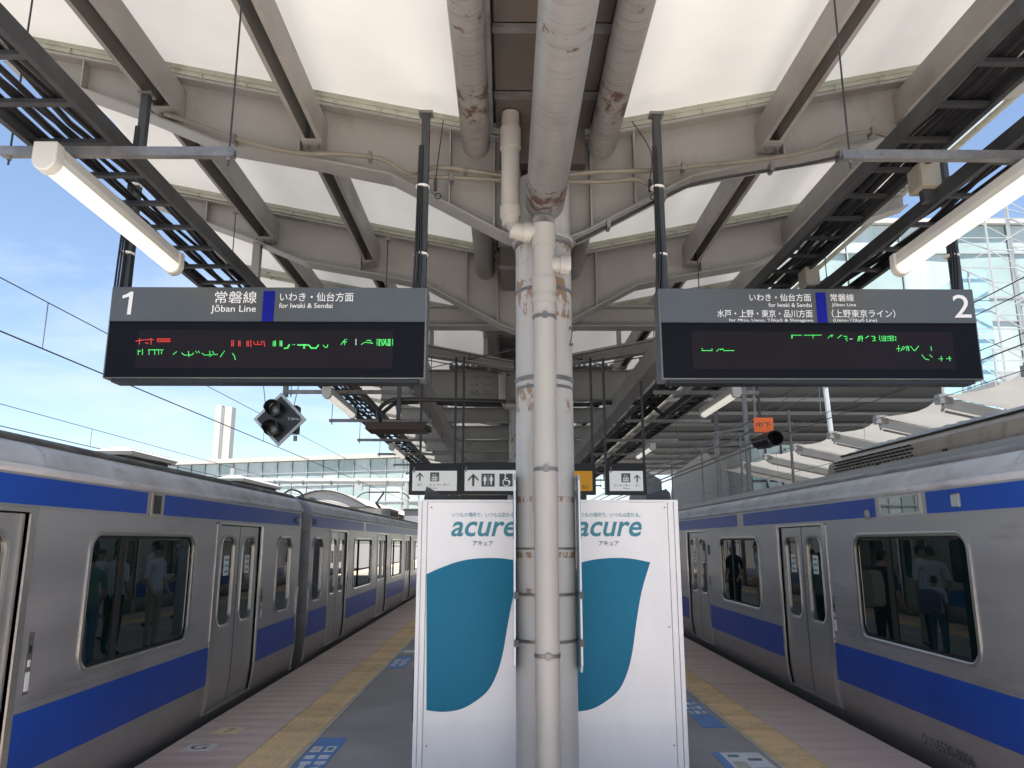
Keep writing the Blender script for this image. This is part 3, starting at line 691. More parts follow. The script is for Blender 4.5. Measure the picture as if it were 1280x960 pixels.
for i, (y, ln) in enumerate(((3.38, 1.5), (9.3, 1.65), (14.8, 1.7), (20.3, 1.7), (25.8, 1.7))):
    lamp('lit white tube lamp under the left hanger bars, ' + ordn[i], 'tube lamps in the left row', -2.23, y, ln)
    lamp('lit white tube lamp under the right hanger bars, ' + ordn[i], 'tube lamps in the right row', 2.66 if i == 0 else 2.86, y - (.02 if i == 0 else .1), ln)
# junction boxes on the outer right ladder
for y, lb in ((4.2, 'beige junction box bolted to the outer right cable ladder, nearer one'), (6.0, 'beige junction box on the outer right cable ladder just above the right sign')):
    t = thing('junction_box', lb, 'junction box', (2.6, y, 3.8))
    MB().box(2.50, 2.62, y, y + .16, 3.80, 3.96).build('case', M['beige_box'], t, bevel=.006)
    MB().box(2.495, 2.499, y + .015, y + .145, 3.815, 3.945).build('cover', M['beige_box'], t)
    MB().box(2.53, 2.60, y + .05, y + .1, 3.72, 3.80).build('bracket', M['dark_steel'], t)
    MB().tube(curve([(2.62, y + .08, 3.84), (2.68, y + .1, 3.86), (2.74, y + .1, 3.9), (2.8, y + .15, 3.86)]), .012, 6).build('lead', M['cable'], t, smooth=True)

# ============================================================ RAILWAY CARRIAGES
def inset(z): return .25 * max(0, .45 - z) ** 2
def carriage(label, X, s, y0, y1, doors, windows, narrow, blues, extras=None):
    """X = outer side plane facing the platform, s = -1 when the body extends to -X"""
    c = thing('train_carriage', label, 'train carriage', (X + s * 1.45, (y0 + y1) / 2, -1.1), None)
    def P(y, z, d=0.0): return (X + s * (inset(z) + d), y, z)
    def near(a, b): return b > -2.5
    zs = [-.30, -.15, 0, .15, .30, .45, .80]; ZW0, ZW1 = .80, 1.80
    side = MB()
    def strip(ya, yb, zl, d=0.0):
        for za, zb in zip(zl[:-1], zl[1:]): side.add([P(ya, za, d), P(yb, za, d), P(yb, zb, d), P(ya, zb, d)], [(0, 1, 2, 3)])
    dw = .66
    evs = sorted([(d - dw, d + dw, 'd') for d in doors] + [(a - .06, b + .06, 'w') for a, b in windows] + [(a - .06, b + .06, 'n') for a, b in narrow])
    y = y0
    for a, b, k in evs:
        strip(y, a, zs + [1.80, 2.12])
        if k == 'd':
            strip(a, b, [-.30, -.15, 0, .06]); strip(a, b, [1.88, 2.12])
            for yy in (a, b):   # jambs
                for za, zb in zip([.06, .15, .30, .45, 1.88][:-1], [.06, .15, .30, .45, 1.88][1:]):
                    side.add([P(yy, za), P(yy, zb), P(yy, zb, .04), P(yy, za, .04)], [(0, 1, 2, 3)])
            side.add([P(a, 1.88), P(b, 1.88), P(b, 1.88, .04), P(a, 1.88, .04)], [(0, 1, 2, 3)])
        else:
            strip(a, b, zs); strip(a, b, [1.80, 2.12])
            inn = rrect(a + .06, b - .06, .85, 1.75, .11 if k == 'w' else .14)
            vs, fs = cell(a, b, ZW0, ZW1, inn); side.add([P(q, z) for q, z in vs], fs)
        y = b
    strip(y, y1, zs + [1.80, 2.12])
    # far side, plain with the same profile
    for za, zb in zip(([-.30, 0, .45, 2.12])[:-1], [-.30, 0, .45, 2.12][1:]):
        side.add([(X + s * (2.9 - inset(za)), y0, za), (X + s * (2.9 - inset(za)), y1, za), (X + s * (2.9 - inset(zb)), y1, zb), (X + s * (2.9 - inset(zb)), y0, zb)], [(0, 1, 2, 3)])
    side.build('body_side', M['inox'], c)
    # windows: glass, bright frame, bars
    def window(a, b, z0, z1, r, par, d=0.0, mull=None, fr=.03, inner=True):
        K = 6; lo = rrect(a - fr, b + fr, z0 - fr, z1 + fr, r + fr, K); li = rrect(a, b, z0, z1, r, K); lm = rrect(a - fr * .4, b + fr * .4, z0 - fr * .4, z1 + fr * .4, r + fr * .4, K)
        f = MB().loops([[P(q, z, d) for q, z in lo], [P(q, z, d - .010) for q, z in lo], [P(q, z, d - .013) for q, z in lm], [P(q, z, d - .006) for q, z in li], [P(q, z, d + .03) for q, z in li]]).build('window_frame', M['trim'], par, smooth=True)
        g2 = MB().add([P(q, z, d + .018) for q, z in li], [tuple(range(len(li)))]).build('pane', M['glass'], f if inner else par)
        if mull is not None:
            MB().add([P(mull + e, z, d + dd) for dd in (.002, .017) for e, z in ((-.03, z0), (.03, z0), (.03, z1), (-.03, z1))],
                     [(0, 1, 2, 3), (4, 7, 6, 5), (0, 4, 5, 1), (1, 5, 6, 2), (2, 6, 7, 3), (3, 7, 4, 0)]).build('window_bar', M['rubber'], f)
            MB().loops([[P(q, z, d + .012) for q, z in rrect(a, b, z0, z1, r, K)], [P(q, z, d + .012) for q, z in rrect(a + .022, b - .022, z0 + .022, z1 - .022, r - .02, K)]]).build('gasket', M['rubber'], f)
    for i, (a, b) in enumerate(windows):
        fr = .26 if s < 0 else .66
        window(a, b, .85, 1.75, .11, c, fr=.038, mull=a + (b - a) * fr)
    for a, b in narrow: window(a, b, .85, 1.75, .14, c)
    # doors: two leaves each
    for d in doors:
        if d < -1.5 or d > 34: continue
        for h in (-1, 1):
            a, b = (d - .655, d - .004) if h < 0 else (d + .004, d + .655)
            m_ = MB(); D = .020
            def st2(ya, yb, zl):
                for za, zb in zip(zl[:-1], zl[1:]): m_.add([P(ya, za, D), P(yb, za, D), P(yb, zb, D), P(ya, zb, D)], [(0, 1, 2, 3)])
            st2(a, b, [.07, .15, .30, .45, .81]); st2(a, b, [1.80, 1.87])
            wa, wb = (a + .14, b - .13) if h < 0 else (a + .13, b - .14)
            inn = rrect(wa, wb, .87, 1.75, .10); vs, fs = cell(a, b, .81, 1.80, inn); m_.add([P(q, z, D) for q, z in vs], fs)
            zl = [.07, .15, .30, .45, 1.87]
            for yy in (a, b):
                for za, zb in zip(zl[:-1], zl[1:]): m_.add([P(yy, za, D), P(yy, zb, D), P(yy, zb, D + .03), P(yy, za, D + .03)], [(0, 1, 2, 3)])
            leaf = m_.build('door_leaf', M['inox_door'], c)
            K = 6; fr = .022
            lo = rrect(wa - fr, wb + fr, .87 - fr, 1.75 + fr, .10 + fr, K)
            MB().loops([[P(q, z, D) for q, z in lo], [P(q, z, D - .008) for q, z in lo], [P(q, z, D - .004) for q, z in inn], [P(q, z, D + .02) for q, z in inn]]).build('window_frame', M['trim'], leaf, smooth=True)
            MB().add([P(q, z, D + .014) for q, z in inn], [tuple(range(len(inn)))]).build('pane', M['glass'], leaf)
            if -1 < d < 15:
                yc = (wa + wb) / 2
                MB().add([P(q, z, D + dd) for dd in (.010, .0135) for q, z in ((yc - .07, 1.36), (yc + .07, 1.36), (yc + .07, 1.56), (yc - .07, 1.56))], [(0, 1, 2, 3), (7, 6, 5, 4), (0, 4, 5, 1), (1, 5, 6, 2), (2, 6, 7, 3), (3, 7, 4, 0)]).build('door_sticker', M['sticker_white'], leaf)
                for q in range(3):
                    MB().add([P(yc + e, z, D + .009) for e, z in ((-.05, 1.39 + q * .06), (.05, 1.39 + q * .06), (.05, 1.41 + q * .06), (-.05, 1.41 + q * .06))], [(0, 1, 2, 3)]).build('sticker_print', M['sticker_green'], leaf)
        zl = [.06, .15, .30, .45, 1.88]
        b2 = MB()
        for za, zb in zip(zl[:-1], zl[1:]): b2.add([P(d - .006, za, .018), P(d + .006, za, .018), P(d + .006, zb, .018), P(d - .006, zb, .018)], [(0, 1, 2, 3)])
        b2.build('door_seal', M['rubber'], c)
        # raised pocket frame either side and over the doors
        b2 = MB()
        for q in (-1, 1):
            e0, e1 = d + q * .66, d + q * .735
            for za, zb in zip(zl[:-1], zl[1:]):
                b2.add([P(e0, za, -.014), P(e1, za, -.008), P(e1, zb, -.008), P(e0, zb, -.014), P(e0, za, .05), P(e1, za, .0), P(e1, zb, .0), P(e0, zb, .05)], [(0, 1, 2, 3), (0, 3, 7, 4), (1, 5, 6, 2)])
        b2.add([P(d - .735, 1.88, -.014), P(d + .735, 1.88, -.014), P(d + .735, 1.905, -.014), P(d - .735, 1.905, -.014), P(d - .735, 1.88, .05), P(d + .735, 1.88, .05), P(d + .735, 1.905, 0), P(d - .735, 1.905, 0)], [(0, 1, 2, 3), (0, 4, 5, 1), (3, 2, 6, 7)])
        b2.build('door_surround', M['trim'], c)
        MB().add([P(d - .66, .055, -.03), P(d + .66, .055, -.03), P(d + .66, .075, -.03), P(d - .66, .075, -.03), P(d - .66, .055, .06), P(d + .66, .055, .06), P(d + .66, .075, .06), P(d - .66, .075, .06)],
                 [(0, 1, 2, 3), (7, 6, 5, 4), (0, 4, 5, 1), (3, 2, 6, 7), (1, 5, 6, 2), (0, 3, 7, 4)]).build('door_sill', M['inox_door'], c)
        # door switch panel
        ys_ = d + (.83 if True else 0)
        if s > 0: ys_ = d - .80
        sp = MB().add([P(q, z, dd) for dd in (-.004, .0) for q, z in ((ys_ - .028, .80), (ys_ + .028, .80), (ys_ + .028, 1.16), (ys_ - .028, 1.16))], [(0, 1, 2, 3), (0, 4, 5, 1), (1, 5, 6, 2), (2, 6, 7, 3), (3, 7, 4, 0)]).build('switch_panel', M['galv'], c)
        for z0, z1, mm, ww in ((.82, .93, M['white_text'], .02), (.96, 1.0, M['white_text'], .012), (1.04, 1.085, M['rubber'], .012)):
            MB().add([P(q, z, dd) for dd in (-.008, -.004) for q, z in ((ys_ - ww, z0), (ys_ + ww, z0), (ys_ + ww, z1), (ys_ - ww, z1))], [(0, 1, 2, 3), (0, 4, 5, 1), (1, 5, 6, 2), (2, 6, 7, 3), (3, 7, 4, 0)]).build('switch_button', mm, sp)
    # blue film: upper band between blue gaps, lower band between doors
    def film(a, b, z0, z1):
        zl = [z0] + [z for z in (.45,) if z0 < z < z1] + [z1]
        f_ = MB()
        for za, zb in zip(zl[:-1], zl[1:]): f_.add([P(q, z, -.003) for q, z in ((a, za), (b, za), (b, zb), (a, zb))], [(0, 1, 2, 3)])
        for yy in (a, b): f_.add([P(yy, z0, -.003), P(yy, z1, -.003), P(yy, z1, .001), P(yy, z0, .001)], [(0, 1, 2, 3)])
        for zz in (z0, z1): f_.add([P(a, zz, -.003), P(b, zz, -.003), P(b, zz, .001), P(a, zz, .001)], [(0, 1, 2, 3)])
        f_.build('blue_stripe', M['blue'], c)
    for a, b in blues: film(a, b, 1.925, 2.095)
    y = y0 + .06
    for d in sorted(doors):
        film(y, d - .74, .345, .70); y = d + .74
    film(y, y1 - .06, .345, .70)
    # beads and cornice
    for z0, z1, dd in ((.725, .745, -.006), (1.895, 1.907, -.006)):
        y = y0
        for d in sorted(doors) + [None]:
            e = y1 if d is None else d - .74
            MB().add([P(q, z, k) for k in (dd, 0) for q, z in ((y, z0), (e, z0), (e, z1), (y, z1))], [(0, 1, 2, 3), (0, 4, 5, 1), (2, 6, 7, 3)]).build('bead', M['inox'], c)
            if d is not None: y = d + .74
    rp = [(-.0, 2.112), (-.012, 2.116), (-.028, 2.13), (-.028, 2.155), (0, 2.165), (.012, 2.20), (.035, 2.245), (.075, 2.285), (.13, 2.318), (.21, 2.346)]
    full = rp + [(2.9 - a, z) for a, z in reversed(rp)]
    b = MB(); L1 = [(X + s * a, y0, z) for a, z in rp]; L2 = [(X + s * a, y1, z) for a, z in rp]
    b.loops([L1, L2], close=False)
    L1 = [(X + s * (2.9 - a), y0, z) for a, z in rp]; L2 = [(X + s * (2.9 - a), y1, z) for a, z in rp]; b.loops([L1, L2], close=False)
    b.build('roof_shoulder', M['roof'], c, smooth=True)
    rq = [(.118, 2.314), (.122, 2.336), (.15, 2.362), (.21, 2.378), (.26, 2.380)]
    b = MB()
    for f_ in (lambda a: X + s * a, lambda a: X + s * (2.9 - a)): b.loops([[(f_(a), y0, z) for a, z in rq], [(f_(a), y1, z) for a, z in rq]], close=False)
    b.build('roof_edge_strip', M['roof_edge'] if s < 0 else M['roof_edge2'], c, smooth=True)
    for yy in [y0 + 1.2 + 2.41 * k_ for k_ in range(int((y1 - y0) / 2.41))]:
        if -1 < yy < 24: MB().loops([[(X + s * (a - .004), yy + q, z + .003) for a, z in rp[4:]] for q in (-.012, .012)], close=False).build('roof_weld', M['roof'], c)
    tp = [(.21, 2.346), (.215, 2.366), (.45, 2.40), (.9, 2.44), (1.45, 2.455), (2.0, 2.44), (2.45, 2.40), (2.685, 2.366), (2.69, 2.346)]
    b = MB().loops([[(X + s * a, y0, z) for a, z in tp], [(X + s * a, y1, z) for a, z in tp]], close=False); b.build('roof_top', M['roof_dark'], c)
    # ends and underframe
    prof = [(inset(z), z) for z in (-.3, 0, .45)] + rp + tp[1:-1] + [(2.9 - a, z) for a, z in reversed(rp)] + [(2.9 - inset(z), z) for z in (.45, 0, -.3)]
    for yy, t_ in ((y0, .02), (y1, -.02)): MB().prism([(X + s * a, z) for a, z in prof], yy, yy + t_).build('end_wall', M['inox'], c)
    MB().box(X + s * .25, X + s * 2.65, y0 + .3, y1 - .3, -.78, -.31).build('underframe', M['under'], c)
    for yb in (y0 + 3, y1 - 3):
        bg_ = MB().box(X + s * .55, X + s * 2.35, yb - 1.4, yb + 1.4, -.97 + .25, -.79 + .12).build('bogie', M['under'], c)
        for q in (-1.05, 1.05):
            for e in (.9165, 1.9835): MB().tube([(X + s * (e - .06), yb + q, -.55), (X + s * (e + .06), yb + q, -.55)], .42, 20).build('wheel', M['under'], bg_)
    return c, P
def bx(P, a, b, z0, z1, d0, d1):
    return MB().add([P(q, z, d) for d in (d0, d1) for q, z in ((a, z0), (b, z0), (b, z1), (a, z1))], [(0, 1, 2, 3), (7, 6, 5, 4), (0, 4, 5, 1), (1, 5, 6, 2), (2, 6, 7, 3), (3, 7, 4, 0)])
# left train
XL, XR = -2.90, 3.367
cl1, P1 = carriage('stainless carriage with blue stripes at the left platform edge, nearest one of the left train', XL, -1, -8.4, 11.02,
    [-4.9, -.42, 4.06, 8.55], [(-3.6, -1.8), (.95, 2.75), (5.48, 7.25)], [(9.93, 10.55)],
    [(-8.3, 6.24), (6.56, 10.9)])
b_ = bx(P1, 6.30, 6.50, 1.90, 2.11, -.012, .0).build('side_speaker', M['ac'], cl1, bevel=.01)
bx(P1, 6.33, 6.47, 1.93, 2.08, -.014, -.0125).build('speaker_mesh', M['dark_steel'], b_)
cl2, P2 = carriage('second carriage of the left train, the one carrying the pantograph on its roof', XL, -1, 11.50, 31.3,
    [13.55, 18.35, 23.15, 28.0], [(14.95, 16.85), (19.8, 21.7), (24.6, 26.5)], [(11.75, 12.35), (29.6, 30.2)],
    [(11.6, 15.85), (16.1, 26.0), (26.3, 31.2)])
carriage('stainless carriage farthest along the left train', XL, -1, 31.8, 51.4,
    [34.0], [(35.5, 37.4)], [(32.1, 32.7)], [(31.9, 51.3)])
cr1, P3 = carriage('stainless carriage with blue stripes at the right platform edge, nearest one of the right train', XR, 1, -3.4, 16.2,
    [-.75, 4.05, 8.85, 13.65], [(.7, 2.5), (5.65, 7.46), (10.35, 12.15)], [(15.0, 15.6)],
    [(-3.3, 6.12), (6.98, 10.9), (11.2, 16.1)])
carriage('stainless carriage farther along the right train, mostly behind the drinks machine', XR, 1, 16.7, 36.3,
    [18.9, 23.7, 28.5, 33.3], [(20.4, 22.2), (25.2, 27.0)], [(17.1, 17.7)], [(16.8, 36.2)])
def lamp_on(P, par, y, z):
    o = MB().loops([[P(y + q * math.cos(a * math.pi / 6), z + q * 1.3 * math.sin(a * math.pi / 6), d) for a in range(12)] for q, d in ((.035, 0), (.035, -.02), (.022, -.035), (.002, -.038))]).build('side_lamp', M['lens'], par, smooth=True)
lamp_on(P1, cl1, 10.75, 2.0); lamp_on(P2, cl2, 11.8, 2.0); 
bx(P3, 5.64, 5.74, 1.955, 2.06, -.03, .0).build('side_lamp', M['lens'], cr1, bevel=.012)
b_ = bx(P3, 6.20, 6.90, 1.925, 2.095, -.006, .0).build('destination_display', M['trim'], cr1)
bx(P3, 6.24, 6.86, 1.945, 2.08, -.009, -.0065).build('display_glass', M['glass'], b_)
lamp_on(P3, cr1, 7.12, 1.955)
b_ = bx(P3, 12.78, 12.98, 1.50, 1.66, -.004, 0).build('vent_louvre', M['dark_steel'], cr1)
# gutter downpipes and vertical seams at carriage ends
for P, c, y in ((P1, cl1, 10.93), (P2, cl2, 11.58)):
    bx(P, y - .02, y + .02, .0, 1.1, -.03, 0).build('end_handrail', M['trim'], c, bevel=.006)
    bx(P, y + (.04 if y < 11 else -.05), y + (.05 if y < 11 else -.04), -.25, 2.1, -.004, 0).build('end_seam', M['rubber'], c)
# bellows between the first two left carriages
MB().box(XL - 2.2, XL - .7, 11.03, 11.49, -.1, 2.2).build('gangway_bellows', M['rubber'], cl1)
for P, c, rng in ((P1, cl1, (5.05, 7.6)), (P3, cr1, (5.2, 7.8))):
    for y in rng: bx(P, y - .003, y + .003, -.28, .34, -.0015, .001).build('skirt_seam', M['dark_steel'], c)
me_t = text('クハE530-0006', 6.60, 5.90, .10, .20, XR + .028, M['dark_text'], cr1, 'carriage_number', plane='YZ')
for v in me_t.data.vertices: v.co.x = XR + inset(v.co.z) - .004
# roof equipment
AC = thing('roof_air_conditioner', 'long beige roof air conditioner with perforated end on the right train', 'air conditioner', (XR + 1.45, 5.0, 2.45))
ax0, ax1 = XR + .40, XR + 2.50
def sect(y, k=1.0, f=0.0):
    return [(ax0 + f, y, 2.40), (ax0 - .02 * k + f, y, 2.46), (ax0 + .01 + f, y, 2.60 * k + 2.46 * (1 - k)), (ax0 + .10 + f, y, 2.66 * k + 2.5 * (1 - k)), (ax0 + .48 + f, y, 2.80 * k + 2.52 * (1 - k)), (ax1 - .48 - f, y, 2.80 * k + 2.52 * (1 - k)), (ax1 - .10 - f, y, 2.66 * k + 2.5 * (1 - k)), (ax1 - f, y, 2.60 * k + 2.46 * (1 - k)), (ax1 - f, y, 2.40)]
b = MB(); b.loops([sect(2.5), sect(8.6), sect(8.95, .93, .04), sect(9.15, .6, .12), sect(9.25, .2, .2)], close=False)
n9 = len(sect(0)); b.f.append(tuple(range(n9))); b.f.append(tuple(range(len(b.v) - n9, len(b.v))))
b.build('casing', M['ac'], AC, smooth=True)
b = MB().box(ax0 + .085, ax0 + .11, 2.5, 8.7, 2.655, 2.675); b.build('lid_edge', M['rubber'], AC)
for r_i in range(4):
    for k in range(20):
        y = 6.95 + k * .085 + (r_i % 2) * .042
        z = 2.475 + r_i * .033
        MB().box(ax0 - .022, ax0 - .006, y, y + .052, z, z + .016).build('vent_slot', M['rubber'], AC)
b = MB()
for k in range(22):
    y = 6.4 + k * .11
    for q in range(4):
        x = ax0 + .15 + q * .08 + (k % 2) * .04; z = 2.665 + (x - ax0 - .1) * .37 + .006
        b.add([(x, y, z - .004), (x + .06, y, z + .018), (x + .06, y + .05, z + .02), (x, y + .05, z)], [(0, 1, 2, 3)])
tag(b.build('lid_louvres', M['galv'], AC), kind='stuff')
for y in (5.3, 6.4, 7.6):
    b_ = MB().box(ax0 - .035, ax0 - .0, y, y + .05, 2.43, 2.48).build('latch', M['dark_steel'], AC)
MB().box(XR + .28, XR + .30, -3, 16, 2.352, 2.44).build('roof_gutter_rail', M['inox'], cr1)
for (y0_, y1_, z_, lb) in ((8.85, 10.05, 2.80, 'white low roof ventilator box on the left train, nearer one'), (12.7, 14.8, 2.80, 'white low roof ventilator box on the left train, farther one')):
    t = thing('roof_ventilator', lb, 'roof ventilator', (-4.5, y0_, 2.5))
    x1, x0 = -4.35, -4.75
    MB().loops([[(x0, y0_, z_ - .1), (x1, y0_, z_ - .1), (x1, y1_, z_ - .1), (x0, y1_, z_ - .1)], [(x0 - .02, y0_ - .03, z_ - .06), (x1 + .02, y0_ - .03, z_ - .06), (x1 + .02, y1_ + .03, z_ - .06), (x0 - .02, y1_ + .03, z_ - .06)], [(x0 + .08, y0_ + .12, z_), (x1 - .08, y0_ + .12, z_), (x1 - .08, y1_ - .12, z_), (x0 + .08, y1_ - .12, z_)]]).build('lid', M['white_steel'], t)
    MB().box(x0 + .05, x1 - .05, y0_ + .05, y1_ - .05, z_ - .04, z_ - .012).build('lid_core', M['white_steel'], t)
    MB().box(x0 + .1, x1 - .06, y0_ + .2, y1_ - .08, 2.45, z_ - .101).build('base', M['rubber'], t)
t = thing('roof_cable', 'black cable looping over the roof behind the farther ventilator', 'cable', (-4.3, 15, 2.6))
MB().tube(curve([(-4.3, 14.9, 2.62), (-4.25, 15.2, 2.72), (-4.2, 15.7, 2.70), (-4.15, 16.0, 2.55), (-4.1, 16.3, 2.62), (-4.05, 16.8, 2.5)]), .02, 6).build('lead', M['cable'], t, smooth=True)
# pantograph at y = 27
t = thing('pantograph', 'raised single arm pantograph on the second left carriage', 'pantograph', (-4.35, 27, 2.5))
def seg(a, q, r, nm='arm'): MB().tube([a, q], r, 6).build(nm, M['black'], t)
xc = -4.35
MB().box(xc - .6, xc + .6, 26.4, 26.5, 2.6, 2.68).build('base_frame', M['black'], t); MB().box(xc - .6, xc + .6, 27.8, 27.9, 2.6, 2.68).build('base_frame', M['black'], t)
for q in (-.55, .55): seg((xc + q, 26.4, 2.64), (xc + q, 27.9, 2.64), .03, 'base_frame')
seg((xc, 27.8, 2.68), (xc - .1, 26.5, 3.02), .05, 'lower_arm'); seg((xc - .1, 26.5, 3.02), (xc, 27.3, 3.40), .035, 'upper_arm')
MB().tube(curve([(xc - .95, 27.3, 3.22), (xc - .8, 27.3, 3.36), (xc - .6, 27.3, 3.44), (xc, 27.3, 3.45), (xc + .6, 27.3, 3.44), (xc + .8, 27.3, 3.36), (xc + .95, 27.3, 3.22)]), .02, 6).build('horn', M['black'], t)
MB().box(xc - .55, xc + .55, 27.15, 27.45, 3.43, 3.46).build('contact_strip', M['black'], t)
for q in (-.5, 0, .5): MB().tube([(xc + q, 26.45, 2.44), (xc + q, 26.45, 2.6)], .06, 8).build('insulator', M['white_steel'], t)
t = thing('roof_equipment_box', 'grey equipment box with dark grille on the roof beside the pantograph', 'roof box', (-4.0, 24.5, 2.45))
MB().box(-4.5, -3.55, 23.6, 25.6, 2.45, 2.72).build('case', M['galv'], t); MB().box(-3.548, -3.54, 23.8, 25.4, 2.50, 2.66).build('grille', M['rubber'], t)

# ============================================================ DEPARTURE SIGNS
LED_RED=[[(-2.4,2.98),(-2.361,2.986)],[(-2.378,2.995),(-2.378,2.96)],[(-2.352,2.988),(-2.29,2.99)],[(-2.337,2.968),(-2.323,2.965)],[(-2.306,2.997),(-2.302,2.96)],[(-2.264,2.995),(-2.184,2.996),(-2.182,2.976),(-2.262,2.976)],[(-2.263,2.986),(-2.183,2.986)],[(-1.781,2.983),(-1.779,2.949)],[(-1.771,2.983),(-1.769,2.949)],[(-1.736,2.98),(-1.734,2.948)],[(-1.728,2.98),(-1.725,2.948)],[(-1.683,2.98),(-1.681,2.948)],[(-1.674,2.98),(-1.672,2.948)],[(-1.658,2.985),(-1.655,2.945)],[(-1.638,2.976),(-1.632,2.959),(-1.586,2.959),(-1.589,2.978)],[(-1.613,2.98),(-1.612,2.959)],[(-1.574,2.98),(-1.565,2.948)]]
LED_GREEN_L=[[(-2.381,2.917),(-2.378,2.891)],[(-2.38,2.911),(-2.367,2.913)],[(-2.354,2.923),(-2.351,2.891)],[(-2.314,2.921),(-2.221,2.921)],[(-2.312,2.921),(-2.309,2.891)],[(-2.275,2.921),(-2.272,2.891)],[(-2.25,2.921),(-2.247,2.893)],[(-2.229,2.921),(-2.229,2.896)],[(-2.152,2.892),(-2.134,2.908)],[(-2.097,2.899),(-2.08,2.886),(-2.032,2.888),(-2.022,2.899)],[(-2.056,2.91),(-2.05,2.878)],[(-2.009,2.912),(-2.001,2.903)],[(-1.991,2.912),(-1.985,2.905)],[(-1.966,2.898),(-1.95,2.887),(-1.906,2.888),(-1.869,2.892)],[(-1.918,2.912),(-1.914,2.878)],[(-1.9,2.911),(-1.892,2.899)],[(-1.825,2.913),(-1.835,2.896),(-1.846,2.876)],[(-1.769,2.897),(-1.756,2.879),(-1.75,2.858)],[(-1.513,2.976),(-1.512,2.95)],[(-1.505,2.981),(-1.504,2.95)],[(-1.498,2.982),(-1.495,2.95)],[(-1.469,2.981),(-1.467,2.95)],[(-1.462,2.981),(-1.46,2.95)],[(-1.456,2.981),(-1.454,2.95)],[(-1.438,2.935),(-1.42,2.937),(-1.41,2.956)],[(-1.437,2.932),(-1.414,2.934),(-1.405,2.956)],[(-1.384,2.958),(-1.373,2.958)],[(-1.351,2.958),(-1.287,2.958)],[(-1.351,2.953),(-1.287,2.953)],[(-1.314,2.956),(-1.313,2.934)],[(-1.308,2.956),(-1.306,2.934)],[(-1.278,2.956),(-1.264,2.938),(-1.232,2.937),(-1.219,2.956)],[(-1.278,2.951),(-1.264,2.933),(-1.232,2.932),(-1.217,2.952)],[(-1.186,2.953),(-1.174,2.94),(-1.16,2.942),(-1.158,2.956)],[(-1.071,2.96),(-1.048,2.992),(-1.037,2.994)],[(-1.048,2.992),(-1.048,2.958)],[(-1.06,2.975),(-1.038,2.977)],[(-.939,2.961),(-.917,2.975),(-.868,2.968)],[(-.904,2.987),(-.882,2.988),(-.875,2.968)],[(-.839,2.994),(-.838,2.957)],[(-.827,2.994),(-.826,2.954)],[(-.821,2.994),(-.82,2.954)],[(-.814,2.991),(-.796,2.959)],[(-.808,2.991),(-.806,2.954)],[(-.799,2.994),(-.78,2.957)],[(-.781,2.991),(-.799,2.957)],[(-.788,2.994),(-.771,2.954)],[(-.767,2.994),(-.766,2.954)],[(-.76,2.994),(-.759,2.954)],[(-.754,2.994),(-.753,2.954)],[(-.738,2.994),(-.737,2.957)]]
LED_PALE=[[(-.976,2.994),(-.975,2.959)],[(2.255,3.004),(2.267,3.004)]]
LED_GREEN_R=[[(1.28,2.936),(1.279,2.924),(1.344,2.924),(1.345,2.934)],[(1.376,2.921),(1.39,2.934)],[(1.4,2.93),(1.404,2.934),(1.418,2.934),(1.421,2.924),(1.486,2.924)],[(1.871,3.01),(1.872,3.029),(1.934,3.029)],[(1.878,3.029),(1.876,3.011)],[(1.956,3.029),(2.067,3.03)],[(2.013,3.029),(2.012,3.01)],[(2.111,3.011),(2.126,3.025),(2.143,3.03)],[(2.134,3.03),(2.136,3.019)],[(2.175,3.011),(2.2,3.03)],[(2.217,3.023),(2.233,3.021),(2.236,3.009),(2.225,3.007),(2.233,2.992)],[(2.305,2.992),(2.313,3.021),(2.336,3.023),(2.333,2.99)],[(2.32,3.019),(2.316,2.994)],[(2.325,3.008),(2.336,3.01)],[(2.359,3.012),(2.378,3.024)],[(2.4,3.022),(2.415,3.022),(2.422,3.014),(2.41,3.007),(2.42,2.994),(2.403,2.992)],[(2.451,3.025),(2.448,3.002),(2.454,2.992)],[(2.465,3.022),(2.466,2.994)],[(2.479,3.024),(2.476,2.992)],[(2.488,3.022),(2.485,2.992)],[(2.5,3.02),(2.522,3.024),(2.519,2.994),(2.498,2.994)],[(2.499,3.008),(2.52,3.01)],[(2.533,3.025),(2.53,2.993)],[(2.542,3.022),(2.539,2.995)],[(2.555,3.02),(2.557,3.014)],[(2.553,3.002),(2.555,2.996)],[(2.555,2.939),(2.575,2.941)],[(2.569,2.959),(2.565,2.923)],[(2.582,2.927),(2.599,2.954)],[(2.597,2.934),(2.614,2.952)],[(2.618,2.93),(2.624,2.956),(2.635,2.934)],[(2.634,2.954),(2.632,2.927)],[(2.649,2.954),(2.667,2.927)],[(2.674,2.927),(2.699,2.956)],[(2.781,2.952),(2.782,2.93)],[(2.716,2.896),(2.734,2.871),(2.756,2.865)],[(2.768,2.896),(2.781,2.884)],[(2.826,2.872),(2.847,2.872)],[(2.841,2.886),(2.84,2.858)],[(2.876,2.873),(2.902,2.874)],[(2.894,2.887),(2.895,2.86)]]
LEAF=[(-.579,1.47),(-.492,1.51),(-.346,1.561),(-.199,1.584),(-.023,1.584),(.136,1.556),(.066,1.351),(.022,1.144),(-.015,.934),(-.055,.793),(-.117,.674),(-.213,.594),(-.32,.541),(-.444,.525),(-.558,.536)]
def stroke(b, pts, y, w=.0062):
    for p, q in zip(pts[:-1], pts[1:]):
        w = .005; n = max(1, int(round(math.hypot(q[0] - p[0], q[1] - p[1]) / .0085)))
        for k in range(n + 1):
            x = p[0] + (q[0] - p[0]) * k / n; z = p[1] + (q[1] - p[1]) * k / n
            b.add([(x - w / 2, y, z - w / 2), (x + w / 2, y, z - w / 2), (x + w / 2, y, z + w / 2), (x - w / 2, y, z + w / 2)], [(0, 1, 2, 3)])
